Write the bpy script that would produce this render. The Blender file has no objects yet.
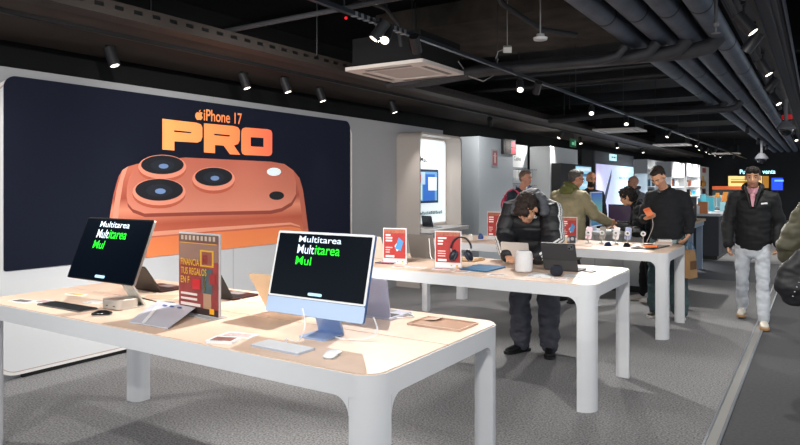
import bpy, bmesh, math, random
from math import sin, cos, pi, radians, atan, sqrt
from mathutils import Vector, Matrix, noise
random.seed(7)
V3 = Vector
SC = bpy.context.scene
COL = SC.collection

# ---------------------------------------------------------------- camera frame (800x445)
F, TH, CH, HY = 650.0, atan(418/650), 1.6, 185.0
def ray(px, py):
    a = (px-400)/F; b = -(py-HY)/F
    return V3((-sin(TH)+cos(TH)*a, cos(TH)+sin(TH)*a, b))
def onz(px, py, z):
    r = ray(px, py); return V3((0, 0, CH))+r*((z-CH)/r.z)
def onx(px, py, x):
    r = ray(px, py); return V3((0, 0, CH))+r*(x/r.x)
def ony(px, py, y):
    r = ray(px, py); return V3((0, 0, CH))+r*(y/r.y)

cam = bpy.data.cameras.new('camera'); co = bpy.data.objects.new('camera', cam); COL.objects.link(co)
cam.sensor_width = 36; cam.lens = 36*F/800; cam.shift_y = (HY-222.5)/800
cam.clip_end = 200
co.location = (0, 0, CH); co.rotation_euler = (pi/2, 0, TH)
SC.camera = co

# ---------------------------------------------------------------- materials
def lin(c):
    c = c/255.0
    return c/12.92 if c <= .04045 else ((c+.055)/1.055)**2.4
def rgb(h):
    if isinstance(h, str): h = tuple(int(h[i:i+2], 16) for i in (0, 2, 4))
    return tuple(lin(v) for v in h)+(1,)
MC = {}
def mat(h, rough=.5, metal=0, emit=0, noise_amt=.0, scale=30, spec=.5, bump=0, trans=0, sheen=0, ecol=None):
    key = (h, rough, metal, emit, noise_amt, scale, spec, bump, trans, sheen, ecol)
    if key in MC: return MC[key]
    m = bpy.data.materials.new('material'); m.use_nodes = True
    nt = m.node_tree; p = nt.nodes['Principled BSDF']
    c = rgb(h)
    p.inputs['Base Color'].default_value = c
    p.inputs['Roughness'].default_value = rough
    p.inputs['Metallic'].default_value = metal
    p.inputs['Specular IOR Level'].default_value = spec
    if trans:
        p.inputs['Transmission Weight'].default_value = trans; p.inputs['IOR'].default_value = 1.2
    if sheen: p.inputs['Sheen Weight'].default_value = sheen
    if emit:
        p.inputs['Emission Color'].default_value = rgb(ecol) if ecol else c
        p.inputs['Emission Strength'].default_value = emit
    tc = nt.nodes.new('ShaderNodeTexCoord')
    n = nt.nodes.new('ShaderNodeTexNoise'); n.inputs['Scale'].default_value = scale; n.inputs['Detail'].default_value = 4
    nt.links.new(tc.outputs['Object'], n.inputs['Vector'])
    if noise_amt:
        mx = nt.nodes.new('ShaderNodeMix'); mx.data_type = 'RGBA'
        a = tuple(v*(1-noise_amt) for v in c[:3])+(1,); b = tuple(min(1, v*(1+noise_amt)) for v in c[:3])+(1,)
        mx.inputs['A'].default_value = a; mx.inputs['B'].default_value = b
        mr = nt.nodes.new('ShaderNodeMapRange'); mr.inputs[1].default_value = .3; mr.inputs[2].default_value = .7
        nt.links.new(n.outputs['Fac'], mr.inputs[0]); nt.links.new(mr.outputs[0], mx.inputs['Factor'])
        nt.links.new(mx.outputs['Result'], p.inputs['Base Color'])
    if bump:
        b = nt.nodes.new('ShaderNodeBump'); b.inputs['Strength'].default_value = bump; b.inputs['Distance'].default_value = .004
        nt.links.new(n.outputs['Fac'], b.inputs['Height']); nt.links.new(b.outputs['Normal'], p.inputs['Normal'])
    MC[key] = m
    return m
def grad(stops, axis, lo, hi, rough=.6, emit=0.0, wob=0):
    """printed colour gradient along one object axis"""
    m = bpy.data.materials.new('printed_gradient'); m.use_nodes = True
    nt = m.node_tree; p = nt.nodes['Principled BSDF']; p.inputs['Roughness'].default_value = rough
    tc = nt.nodes.new('ShaderNodeTexCoord'); sp = nt.nodes.new('ShaderNodeSeparateXYZ'); mr = nt.nodes.new('ShaderNodeMapRange')
    nt.links.new(tc.outputs['Object'], sp.inputs[0]); nt.links.new(sp.outputs[axis], mr.inputs[0])
    mr.inputs[1].default_value = lo; mr.inputs[2].default_value = hi
    cr = nt.nodes.new('ShaderNodeValToRGB'); els = cr.color_ramp.elements
    while len(els) < len(stops): els.new(.5)
    for e, (t, c) in zip(els, stops): e.position = t; e.color = rgb(c)
    nt.links.new(mr.outputs[0], cr.inputs[0]); nt.links.new(cr.outputs[0], p.inputs['Base Color'])
    if emit:
        nt.links.new(cr.outputs[0], p.inputs['Emission Color']); p.inputs['Emission Strength'].default_value = emit
    return m

WHITE = mat('e6e7ea', .45); WHITE2 = mat('d9dbdf', .5)
ALU = mat('c9cbcf', .35, .6); SILVER = mat('b9b6b1', .35, .7)
BLACK = mat('0b0c0e', .4); GLASSBLK = mat('05070c', .08); DKMETAL = mat('17181b', .5, .3)
CEIL = mat('17181c', .9, 0, 0, .25, 6); CABLEW = mat('e8e8ea', .4)
WOOD = mat('e3c8b4', .38, 0, 0, .05, 9)

# ---------------------------------------------------------------- objects
def tag(o, label=None, cat=None, group=None, kind=None):
    if label: o['label'] = label
    if cat: o['category'] = cat
    if group: o['group'] = group
    if kind: o['kind'] = kind
    return o
def empty(name, loc=(0, 0, 0), rz=0, label=None, cat=None, group=None):
    o = bpy.data.objects.new(name, None); COL.objects.link(o); o.empty_display_size = .05
    o.location = loc; o.rotation_euler = (0, 0, rz)
    return tag(o, label, cat, group)
def kids(o): return [c for c in bpy.data.objects if c.parent == o]
def dup(root, loc=None, rz=None, label=None, group=None, parent=None):
    r = root.copy(); COL.objects.link(r)
    if parent: r.parent = parent
    if loc is not None: r.location = loc
    if rz is not None: r.rotation_euler = (0, 0, rz)
    if label: r['label'] = label
    if group: r['group'] = group
    for c in kids(root): dup(c, parent=r)
    return r
class B:
    def __init__(s): s.bm = bmesh.new(); s.mats = []; s.mi = 0
    def m(s, material):
        if material not in s.mats: s.mats.append(material)
        s.mi = s.mats.index(material); return s
    def _faces(s, vs):
        fs = set(f for v in vs for f in v.link_faces)
        for f in fs: f.material_index = s.mi
    def box(s, c, d, rot=None):
        M = Matrix.Translation(c)
        if rot is not None: M = M @ (rot if isinstance(rot, Matrix) else Matrix.Rotation(rot, 4, 'Z'))
        r = bmesh.ops.create_cube(s.bm, size=1, matrix=M @ Matrix.Diagonal((d[0], d[1], d[2], 1)))
        s._faces(r['verts']); return s
    def b2(s, a, b):
        return s.box([(a[i]+b[i])/2 for i in range(3)], [abs(b[i]-a[i]) for i in range(3)])
    def ball(s, c, r, u=16, v=10, rot=None):
        if not hasattr(r, '__len__'): r = (r, r, r)
        M = Matrix.Translation(c)
        if rot is not None: M = M @ rot
        q = bmesh.ops.create_uvsphere(s.bm, u_segments=u, v_segments=v, radius=1, matrix=M @ Matrix.Diagonal((r[0], r[1], r[2], 1)))
        s._faces(q['verts']); return s
    def cone(s, a, b, r1, r2=None, n=16):
        a, b = V3(a), V3(b); r2 = r1 if r2 is None else r2
        d = b-a; M = Matrix.Translation((a+b)/2) @ d.to_track_quat('Z', 'Y').to_matrix().to_4x4()
        q = bmesh.ops.create_cone(s.bm, cap_ends=True, segments=n, radius1=r1, radius2=r2, depth=d.length, matrix=M)
        s._faces(q['verts']); return s
    def tube(s, pts, r, n=8):
        return s.loft([(V3(p), r if not hasattr(r, '__len__') else r[i], r if not hasattr(r, '__len__') else r[i]) for i, p in enumerate(pts)], V3((.3, .2, .93)), n, cap=0)
    def loft(s, secs, side, n=16, cap=1):
        secs = [(V3(p), a, b) for p, a, b in secs]
        side = V3(side); ts = []
        for i in range(len(secs)):
            a = secs[max(0, i-1)][0]; b = secs[min(len(secs)-1, i+1)][0]
            ts.append((b-a).normalized())
        ex = [(secs[i][0], secs[i][1], secs[i][2], ts[i]) for i in range(len(secs))]
        if cap:
            for end in (0, 1):
                p, a, b, t = ex[0] if end == 0 else ex[-1]
                h = min(a, b)*(-1 if end == 0 else 1)
                add = [(p+t*h*.5, a*.87, b*.87, t), (p+t*h*.87, a*.5, b*.5, t)]
                if end == 0: ex = add[::-1]+ex
                else: ex = ex+add
        rings = []
        for p, a, b, t in ex:
            sd = (side-t*side.dot(t))
            if sd.length < 1e-3: sd = t.orthogonal()
            sd.normalize(); w = t.cross(sd)
            rings.append([s.bm.verts.new(p+sd*a*cos(2*pi*k/n)+w*b*sin(2*pi*k/n)) for k in range(n)])
        for r0, r1 in zip(rings, rings[1:]):
            for k in range(n):
                f = s.bm.faces.new((r0[k], r0[(k+1) % n], r1[(k+1) % n], r1[k])); f.material_index = s.mi
        for r in (rings[0][::-1], rings[-1]):
            f = s.bm.faces.new(r); f.material_index = s.mi
        return s
    def prism(s, poly, vec):
        """polygon (3-D points) extruded by vec"""
        vec = V3(vec); a = [s.bm.verts.new(V3(p)) for p in poly]; b = [s.bm.verts.new(V3(p)+vec) for p in poly]
        n = len(a); fs = [s.bm.faces.new(a[::-1]), s.bm.faces.new(b)]
        for i in range(n): fs.append(s.bm.faces.new((a[i], a[(i+1) % n], b[(i+1) % n], b[i])))
        for f in fs: f.material_index = s.mi
        return s
    def ring_prism(s, outer, inner, vec):
        vec = V3(vec); n = len(outer)
        A = [s.bm.verts.new(V3(p)) for p in outer]; C = [s.bm.verts.new(V3(p)) for p in inner]
        A2 = [s.bm.verts.new(V3(p)+vec) for p in outer]; C2 = [s.bm.verts.new(V3(p)+vec) for p in inner]
        for i in range(n):
            j = (i+1) % n
            for q in ((A[i], A[j], A2[j], A2[i]), (C[j], C[i], C2[i], C2[j]), (A[j], A[i], C[i], C[j]), (A2[i], A2[j], C2[j], C2[i])):
                s.bm.faces.new(q).material_index = s.mi
        return s
    def build(s, name, material=None, parent=None, loc=None, bevel=0, smooth=True, rot=None):
        if material is not None and not s.mats: s.mats = [material]
        bmesh.ops.recalc_face_normals(s.bm, faces=s.bm.faces[:])
        me = bpy.data.meshes.new(name); s.bm.to_mesh(me); s.bm.free()
        for m in s.mats: me.materials.append(m)
        o = bpy.data.objects.new(name, me); COL.objects.link(o)
        if parent: o.parent = parent
        if loc is not None: o.location = loc
        if rot is not None: o.rotation_euler = rot
        if smooth:
            for p in me.polygons: p.use_smooth = True
            me.set_sharp_from_angle(angle=radians(38))
        if bevel:
            md = o.modifiers.new('bevel', 'BEVEL'); md.width = bevel; md.segments = 2; md.limit_method = 'ANGLE'; md.angle_limit = radians(40)
            md.harden_normals = False
        return o
def rr(cx, cy, w, h, r, n=6):
    """rounded rectangle outline; r may be four radii (++ -+ -- +-)"""
    if not hasattr(r, '__len__'): r = (r,)*4
    pts = []
    for k, (sx, sy) in enumerate(((1, 1), (-1, 1), (-1, -1), (1, -1))):
        q = max(r[k], 1e-4); ox, oy = cx+sx*(w/2-q), cy+sy*(h/2-q)
        for i in range(n+1):
            a = pi/2*k+pi/2*i/n; pts.append((ox+q*cos(a), oy+q*sin(a)))
    return pts
def xy(pts, z): return [(x, y, z) for x, y in pts]
def text(body, name, material, parent, origin, xd, yd, w, h, bold=.02, out=.0008, spacing=1):
    """real lettering laid in the plane xd, yd; fitted to a w x h box whose lower left is origin"""
    cu = bpy.data.curves.new('lettering', 'FONT'); cu.body = body; cu.extrude = 0; cu.offset = bold; cu.space_character = spacing
    t = bpy.data.objects.new('lettering', cu); COL.objects.link(t)
    bpy.context.view_layer.update()
    me = bpy.data.meshes.new_from_object(t.evaluated_get(bpy.context.evaluated_depsgraph_get()))
    bpy.data.objects.remove(t); bpy.data.curves.remove(cu)
    xs = [v.co.x for v in me.vertices]; ys = [v.co.y for v in me.vertices]
    x0, x1, y0, y1 = min(xs), max(xs), min(ys), max(ys)
    xd, yd, origin = V3(xd), V3(yd), V3(origin); n = xd.cross(yd)
    for v in me.vertices:
        v.co = origin+xd*((v.co.x-x0)/(x1-x0)*w)+yd*((v.co.y-y0)/(y1-y0)*h)+n*out
    me.materials.append(material)
    o = bpy.data.objects.new(name, me); COL.objects.link(o); o.parent = parent
    return o

# ================================================================ SETTING
CARPET = mat('858587', .95, 0, 0, .55, 75, .2, .3)
def struct(o): o['kind'] = 'structure'; return o
AX = -.60          # edge of the aisle
b = B(); b.b2((-9, -5, -.05), (AX, 12.1, 0)); struct(b.build('floor', CARPET))
b = B(); b.b2((AX, -5, -.05), (6, 40, 0)); struct(b.build('floor', mat('47484c', .75, 0, 0, .15, 40, .3)))
b = B(); b.b2((-9, 12.1, -.05), (AX, 15.2, 0)); struct(b.build('floor', mat('4a4f58', .6, 0, 0, .12, 30, .4)))
b = B(); b.b2((-9, 15.2, -.05), (AX, 40, 0)); struct(b.build('floor', mat('9a9a9c', .7, 0, 0, .12, 30, .4)))
b = B(); b.b2((AX+.015, -5, 0), (AX+.075, 40, .004)); struct(b.build('trim_1', mat('8b8b8a', .8)))
for k, x in enumerate((AX, AX+.078)):
    b = B(); b.b2((x, -5, 0), (x+.014, 40, .008)); struct(b.build('trim_%d' % (k+2), mat('aeb6c0', .35, .7)))
b = B(); b.b2((-9, -5, 3.75), (6, 40, 3.85)); struct(b.build('ceiling', CEIL))
WALLG = mat('abacb0', .7)
b = B(); b.b2((-5.85, 2.2, 0), (-5.6, 10.12, 2.57)); struct(b.build('wall_left', WALLG))
b = B(); b.b2((-6.4, -1, 0), (-6.3, 40, 3.75)); struct(b.build('wall_back_left', mat('0d0e11', .9)))
b = B(); b.b2((-6.3, 34, 0), (6, 34.15, 3.75)); struct(b.build('wall_far', mat('24262b', .8)))
b = B(); b.b2((-5.62, 17.84, 0), (-5.5, 18.96, 2.6)); struct(b.build('wall_dark_pier', mat('0e0f12', .8)))
b = B(); b.b2((1.6, 25.0, 0), (2.6, 25.2, 2.3)); struct(b.build('wall_far_pillar', mat('77746f', .8)))

# ceiling raft above the big poster, with its slotted tray
r = empty('ceiling_raft', (-5.2, 8, 2.86), 0, 'long dark brown ceiling raft with slotted cable tray, above the poster wall', 'ceiling panel')
b = B(); b.b2((-.75, -9, 0), (.68, 24, .04)); b.build('panel', mat('3d3531', .8, 0, 0, .2, 2), r)
b = B(); b.m(mat('3b3532', .6, .2)); b.b2((.68, -9, -.02), (.86, 24, .0)); b.b2((.68, -9, 0), (.70, 24, .09)); b.b2((.84, -9, 0), (.86, 24, .09))
b.m(BLACK)
for i in range(90):
    y = -8+i*.16; b.b2((.861, y, .03), (.864, y+.07, .06))
b.build('cable_tray', None, r)
b = B(); b.b2((.30, -9, -.035), (.335, 24, -.0)); b.build('light_track', mat('2c2b2c', .4, .4), r)

# ---------------------------------------------------------------- lights
def spotlight(loc, target, power, size=75, blend=.6, color=(1, .96, .9), rad=.05):
    l = bpy.data.lights.new('spot_lamp', 'SPOT'); l.energy = power; l.spot_size = radians(size); l.spot_blend = blend
    l.color = color; l.shadow_soft_size = rad
    o = bpy.data.objects.new('spot_lamp', l); COL.objects.link(o); o.location = loc
    o.rotation_euler = (V3(target)-V3(loc)).to_track_quat('-Z', 'Y').to_euler()
    return o
LENS = mat('fff6e6', .3, 0, 4); 
def fixture(loc, target, label, power=0, size=80, r=.045, L=.15, track_z=None, group=None, off=False, color=(1, .96, .9)):
    """loc = centre of the lens"""
    loc = V3(loc); d = (V3(target)-loc).normalized()
    back = loc-d*L; top = loc-d*L*.6; tz = (track_z if track_z else back.z+.1)
    e = empty('track_spotlight', (top.x, top.y, tz), 0, label, 'spotlight', group); O = V3(e.location)
    b = B(); b.m(mat('2a2b2f', .5, .1)); b.cone(back-O, loc-O, r*.96, r, 18); b.build('lamp_housing', None, e)
    b = B(); b.cone(loc-O-d*.004, loc-O+d*.003, r*.74, r*.74, 18); b.build('lens', mat('3a3a3a', .3) if off else LENS, e)
    b = B(); b.m(DKMETAL); b.box((0, 0, -.012), (.035, .09, .024)); b.cone((0, 0, -.02), top-O, .009, .009, 8); b.build('bracket', None, e)
    if power: spotlight(loc+d*.02, target, power, size, color=color, rad=.02)
    return e
# track through the middle of the shop
t = empty('light_track', (-2.7, 3, 2.8), 0, 'thin dark lighting track hanging over the row of demonstration tables', 'light track')
b = B(); b.m(mat('3c434c', .35, .7)); b.b2((-.018, -4, -.03), (.018, 30, .0)); b.m(mat('a8adb3', .3, .7))
for i in range(10): b.b2((-.02, .6+i*.07, -.034), (.02, .63+i*.07, -.001))
b.build('rail', None, t)
for y in (-1, .5, 3.0, 5.5, 8, 10.5, 13, 16, 20, 25):
    b = B(); b.cone((0, y, 0), (0, y, .95), .005, .005, 6); b.build('hanging_rod', mat('44484e', .4, .6), t)

railA = [((-2.66, 3.79, 2.64), (-3.6, 3.0, .9)), ((-2.62, 3.87, 2.64), (-1.9, 2.1, .9)), ((-2.68, 4.42, 2.66), (-3.2, 6.0, 1.2)), ((-2.71, 6.62, 2.63), (-1.9, 4.9, .9)),
         ((-2.71, 7.08, 2.65), (-3.8, 8.4, .9)), ((-2.74, 9.35, 2.63), (-2.2, 7.5, .9)), ((-2.73, 11.33, 2.63), (-2.3, 9.4, .5)), ((-2.72, 14.8, 2.63), (-3.4, 14, .8)),
         ((-2.75, 19, 2.64), (-3.4, 18, .8)), ((-2.75, 22.7, 2.64), (-3.6, 23, .8)), ((-2.75, 28, 2.64), (-3.6, 28.5, .8))]
words = ['left of the bright pair above the ceiling air unit', 'brightest, right of the pair above the ceiling air unit', 'dark, angled away just above the ceiling air unit', 'lit, over the second table',
         'dark, angled away past the second table', 'lit, over the third table', 'lit, just beyond the third table', 'lit, above the person in the dark sweater',
         'fourth from the far end', 'third from the far end', 'last at the far end']
PW = [110, 250, 0, 190, 0, 200, 260, 300, 320, 320, 320]
for i, ((a, t_), w_) in enumerate(zip(railA, words)):
    fixture(a, t_, 'spotlight on the middle track, '+w_, PW[i], 95, .042, .15, 2.78, 'spotlights on the middle track', off=(PW[i] == 0))
railB = [(-5.35, 3.55), (-5.36, 5.18), (-5.18, 5.65), (-5.36, 6.5), (-5.3, 8.1), (-5.0, 10.8), (-5.0, 14.5), (-5.2, 16.8), (-4.9, 19.3), (-4.9, 22.6)]
wb = ['far left over the poster', 'first of three above the orange poster letters', 'middle of three above the orange poster letters', 'last of three above the orange poster letters', 'above the pale wall before the lit alcove',
      'above the grey column', 'above the dark cabinet', 'near the green exit sign', 'above the bright backlit display', 'beyond the bright backlit display']
for i, (x, y) in enumerate(railB):
    fixture((x, y, 2.68), (x+.55, y+.35, .9) if i < 5 else ((-5.6, 12.3, 1.3) if i == 5 else ((-5.6, 13.9, 1.4) if i == 6 else (x+.6, y-.3, .9))), 'black cylinder spotlight under the dark ceiling raft, '+wb[i], (40 if i < 5 else (70 if i < 7 else 200)), (70 if i < 5 else 120), .05, .17, 2.86, 'spotlights under the ceiling raft')
railC = [((-.44, 5.94, 2.83), (.9, 6.0, 1), 1), ((-.56, 6.75, 2.83), (-2.0, 7.2, 1), 0), ((-.46, 8.3, 2.83), (.9, 8.2, .5), 1), ((-.56, 9.7, 2.83), (-2, 10, 1), 0), ((-.5, 11.4, 2.83), (.6, 11, 1), 1), ((-.5, 14.0, 2.83), (.6, 13, 1), 1), ((-.5, 17, 2.83), (.4, 16, 0), 1), ((-.5, 21, 2.83), (.4, 19, 0), 1)]
wc = ['nearest to the camera', 'second, turned away and unlit', 'third, glowing', 'fourth, turned away and unlit', 'fifth, beside the red alarm', 'sixth, below the red alarm', 'seventh, far down the aisle', 'last, far down the aisle']
for i, (a, t_, on) in enumerate(railC):
    fixture(a, t_, 'black track spotlight over the aisle, '+wc[i], 90 if on else 0, 110, .052, .19, 3.08, 'spotlights over the aisle', off=not on)
for i, (x, y) in enumerate(((-3.3, 23.4), (-3.3, 25.0), (-3.4, 26.6), (-3.4, 28.2), (-3.4, 29.8), (-1.4, 24.0), (-1.4, 20.5), (-.2, 27.5), (.6, 23.5), (-1.3, 16.0))):
    fixture((x, y, 2.75), (x-(1.1 if i < 5 else .4), y+(-.2 if i < 5 else 1.2), 1.0), 'tiny glowing spotlight at the far end of the shop, '+('first over the white bays', 'second over the white bays', 'third over the white bays', 'fourth over the white bays', 'fifth over the white bays', 'above the orange gondola', 'above the farther dark counter', 'nearest the far wall', 'right of the walking person', 'above the nearer dark counter')[i], 150, 110, .045, .14, 2.9, 'spotlights at the far end')
# spot lamps without fixtures, added to brighten tables, poster wall and people
for (x, y, tx, ty, pw) in ((-2.7, .6, -3.4, 2.4, 90), (-2.7, -.8, -2.2, 3.0, 130), (-5.3, 1.6, -4.6, 3.2, 130), (-.5, 1.8, -1.3, 3.6, 110), (-.4, .0, -1.2, 2.2, 90), (-.5, 5.5, -.7, 8.5, 120), (-.5, 3.5, -2.0, 6.0, 110), (-2.7, 2.0, -5.6, 4.2, 170), (-2.7, 3.1, -5.6, 6.3, 170)):
    spotlight((x, y, 2.65), (tx, ty, .5), pw, 100, rad=.02)
# pale world background, added as even fill light
w = bpy.data.worlds.new('world'); SC.world = w; w.use_nodes = True
bg = w.node_tree.nodes['Background']; bg.inputs[0].default_value = (.88, .94, 1, 1); bg.inputs[1].default_value = 1.05
SC.view_settings.view_transform = 'Standard'; SC.view_settings.look = 'None'; SC.view_settings.gamma = 1; SC.view_settings.exposure = 0

# ================================================================ CEILING THINGS
PIPE = mat('5a6372', .55, .15, 0, .2, 5)
# four insulated pipes along the aisle
px_ = (-1.56, -1.30, -1.05, -.80)
for i, x in enumerate(px_):
    e = empty('ceiling_pipe', (x, 12, 3.08), 0, 'thick dark grey insulated ceiling pipe, %s of four side by side' % ('leftmost', 'second from the left', 'second from the right', 'rightmost')[i], 'pipe', 'parallel ceiling pipes')
    b = B(); b.cone((0, -15, 0), (0, 20, 0), .098, .098, 20); b.build('pipe_run', PIPE, e)
    for k in range(8):
        b = B(); b.cone((0, -8+k*1.7, 0), (0, -7.97+k*1.7, 0), .1005, .1005, 20); b.build('joint_band', mat('22252b', .6), e)
for j, (Y, w_, n) in enumerate(((6.85, 'in the nearer bundle', 4), (12.2, 'in the farther bundle', 3))):
    for i in range(n):
        x1 = px_[n-1-i] if n == 4 else px_[i]
        Yb = Y-i*.15; z = 2.90-.03*i
        pts = [(-4.3, Yb+.02, z-.02), (-4.0, Yb, z-.02), (-3.2, Yb-.05, z+.02), (x1-.25, Yb, z), (x1-.07, Yb, z+.03), (x1, Yb+.02, z+.12)]
        e = empty('cross_pipe', (0, 0, 0), 0, 'dark pipe crossing under the parallel pipes, %s, %s from the back' % (w_, ('first', 'second', 'third', 'fourth')[i]), 'pipe', 'crossing ceiling pipes')
        b = B(); b.tube(pts, .075-.012*i, 12); b.build('pipe_run', mat('37383d', .6, .1, 0, .3, 4), e)
        b = B(); b.cone((-4.1+.05*i, Yb, z), (-4.1+.05*i, Yb, 3.76), .006, .006, 6); b.build('hanger', mat('3a3d42', .5, .5), e)
e = empty('ceiling_beam', (-.45, 12, 3.1), 0, 'wide dark ribbed cable tray running along the ceiling above the aisle', 'cable tray')
b = B(); b.m(mat('50545f', .6, .2)); b.b2((-.20, -13, 0), (.2, 22, .02))
for x in (-.2, -.15, -.1, .1, .15, .185): b.b2((x, -13, -.012), (x+.018, 22, .001))
b.b2((-.21, -13, -.012), (-.19, 22, .14)); b.b2((.19, -13, -.012), (.21, 22, .14)); b.build('tray', None, e)
b = B(); b.b2((-.012, -13, -.03), (.02, 22, -.002)); b.build('light_track', BLACK, e)
e = empty('air_duct', (.45, 12, 3.12), 0, 'square panelled grey air duct at the top right over the aisle', 'duct')
b = B(); b.b2((-.3, -8, .0), (.5, -3.8, .6)); b.b2((-.42, -3.8, .1), (.5, 14, .6)); b.build('duct_body', mat('6a6d74', .6, .1, 0, .1, 4), e, bevel=.01)
b = B()
for k in range(7): b.b2((-.306, -7.6+k*.6, -.006), (.506, -7.56+k*.6, .606))
b.build('flange', mat('23252b', .5, .3), e)
# thin conduits and beams
def conduit(pts, r, label, m=mat('2d2e32', .6, .2)):
    b = B(); b.tube(pts, r, 8); o = b.build('conduit', m); tag(o, label, 'pipe')
    q = B(); q.cone(V3(pts[1])+V3((0, 0, 0)), (pts[1][0], pts[1][1], 3.76), .006, .006, 6); q.build('hanger', mat('3a3d42', .5, .5), o); return o
conduit([(-6.2, 4.0, 2.95), (-1.0, 4.05, 3.0), (1, 4.05, 3.0)], .022, 'thin bare conduit crossing the ceiling just in front of the bright spotlight pair', mat('3c3d41', .5, .4))
conduit([(-3.3, 4.4, 3.2), (-3.3, 4.9, 3.2), (-3.3, 5.1, 3.1), (-3.3, 5.15, 2.9)], .02, 'thin bent conduit dropping behind the bright spotlights')
conduit([(-2.35, 4.4, 3.6), (-2.2, 5.0, 3.1), (-2.1, 5.6, 3.0), (-1.9, 6.0, 3.0)], .025, 'angled conduit leading down to the round smoke detector')
conduit([(-6, 9.2, 3.05), (-1.6, 9.0, 3.05)], .03, 'thin dark conduit across the ceiling with small red marker dots, mid shop')
for i, Y in enumerate((9.6, 11, 13.5, 16, 19, 23)):
    b = B(); b.b2((-6.2, Y, 3.3), (2.5, Y+.14, 3.5)); o = b.build('ceiling_joist', mat('23262c', .8, 0, 0, .2, 4)); tag(o, 'dark ceiling joist across the shop, %s from the camera' % ('first', 'second', 'third', 'fourth', 'fifth', 'sixth')[i], 'beam', 'dark ceiling joists')
b = B(); b.b2((-4.6, 6.6, 3.45), (-1.3, 8.6, 3.7)); o = b.build('rough_soffit', mat('3c352f', .95, 0, 0, .6, 3)); tag(o, 'rough brown fireproofed ceiling patch above the smoke detector', 'ceiling patch')
for i, (x, y) in enumerate(((-4.2, 5.0), (-4.9, 3.6), (-3.5, 8.5), (-3.6, 11), (-3.9, 14))):
    b = B(); b.cone((x, y, 2.9), (x, y, 3.75), .006, .006, 6); o = b.build('hanging_rod', mat('3a3d42', .5, .5)); tag(o, 'thin steel hanging rod from the ceiling, %s' % ('left of the bright spotlights', 'far left above the poster', 'right of the air unit', 'above the second air unit', 'above the third air unit')[i], 'rod', 'loose hanging rods')
# air cassettes
e = empty('air_conditioner', (-3.72, 5.93, 2.8), 0, 'white square ceiling air conditioner, nearest, beside the brightest spotlight', 'air conditioner', 'ceiling air units')
b = B(); b.ring_prism(xy(rr(0, 0, .96, .98, .03), 0), xy(rr(0, 0, .56, .56, .02), 0), (0, 0, .035)); b.build('face_frame', mat('eae2dc', .6), e)
b = B(); b.b2((-.27, -.27, .005), (.27, .27, .02)); b.build('grille', mat('cfc6bf', .6), e)
for (sx, sy, dx, dy) in ((0, -.37, .28, .028), (0, .37, .28, .028), (.37, 0, .028, .28), (-.37, 0, .028, .28)):
    b = B(); b.b2((sx-dx, sy-dy, -.003), (sx+dx, sy+dy, .003)); b.build('vent_slot', mat('857d78', .6), e)
b = B(); b.b2((-.42, -.42, .036), (.42, .42, .34)); b.build('casing', mat('101114', .8), e)
AC = e
dup(AC, (-3.72, 14.85, 2.8), 0, 'white square ceiling air conditioner, second from the camera, over the person in the dark sweater'); dup(AC, (-3.72, 21.1, 2.8), 0, 'white square ceiling air conditioner, third from the camera'); dup(AC, (-3.0, 28, 2.8), 0, 'white square ceiling air conditioner, farthest from the camera')
e = empty('cable', (0, 0, 0), 0, 'pale looping cable hanging beside the nearest air conditioner', 'cable')
b = B(); b.tube([(-3.3, 6.3, 2.95), (-3.24, 6.45, 2.80), (-3.15, 6.62, 2.76), (-3.1, 6.8, 2.85), (-3.1, 6.9, 3.05)], .007, 6); b.build('cord', mat('9b9a98', .5), e)
e = empty('smoke_detector', (-1.95, 5.2, 2.83), 0, 'round white smoke detector on the dark ceiling', 'smoke detector')
b = B(); b.cone((0, 0, -.02), (0, 0, .0), .055, .06, 24); b.build('sensor_head', mat('c9c9cb', .5), e); b = B(); b.cone((0, 0, 0), (0, 0, .03), .035, .035, 20); b.cone((0, 0, .03), (0, 0, .9), .006, .006, 6); b.build('mount', mat('8a8a8c', .5), e)
e = empty('junction_box', (-2.29, 5.3, 2.79), .5, 'small square pale junction box dangling from a wire left of the smoke detector', 'junction box')
b = B(); b.box((0, 0, 0), (.07, .07, .05), Matrix.Rotation(.4, 4, 'X')); b.build('box_body', mat('b5b5b2', .5), e); b = B(); b.tube([(-.03, 0, 0), (-.08, 0, -.02), (-.1, 0, -.08)], .004, 6); b.tube([(0, 0, .02), (0, .02, .3), (.02, 0, .96)], .004, 6); b.build('wire', mat('8d8d8b', .5), e)
e = empty('sprinkler_head', onz(716, 27, 2.85), 0, 'brass sprinkler head on a drop pipe between the pipes and the aisle spotlights', 'sprinkler')
b = B(); b.cone((0, 0, 0), (0, 0, .03), .02, .028, 12); b.cone((0, 0, .03), (0, 0, .9), .014, .014, 8); b.build('drop_pipe', mat('6d6d6f', .4, .6), e); b = B(); b.cone((0, 0, -.05), (0, 0, -.047), .035, .035, 12); b.cone((0, 0, -.05), (0, 0, 0), .006, .006, 6); b.build('deflector', mat('9b9a98', .4, .6), e)
def dome(loc, s, label):
    e = empty('dome_camera', loc, 0, label, 'security camera', 'ceiling dome cameras')
    b = B(); b.cone((0, 0, 0), (0, 0, .12*s), .15*s, .06*s, 24); b.cone((0, 0, -.02*s), (0, 0, 0), .15*s, .15*s, 24); b.cone((0, 0, .12*s), (0, 0, .4), .03*s, .03*s, 10); b.build('hood', mat('63656b', .6), e)
    b = B(); b.ball((0, 0, -.02*s), (.11*s, .11*s, .12*s)); b.build('dome', mat('1a1c22', .1), e)
dome(ony(786, 128, 10.5), .8, 'grey dome security camera hanging at the top of the aisle on the right')
dome(ony(761.5, 158, 17), .95, 'smaller grey dome security camera farther down, above the head of the walking person')
e = empty('alarm_beacon', ony(787, 117, 10.6), 0, 'small red alarm beacon above the nearer dome camera', 'alarm'); b = B(); b.cone((0, 0, -.03), (0, 0, .03), .07, .06, 16); b.build('beacon_body', mat('b01818', .4, 0, .4), e)
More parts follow.
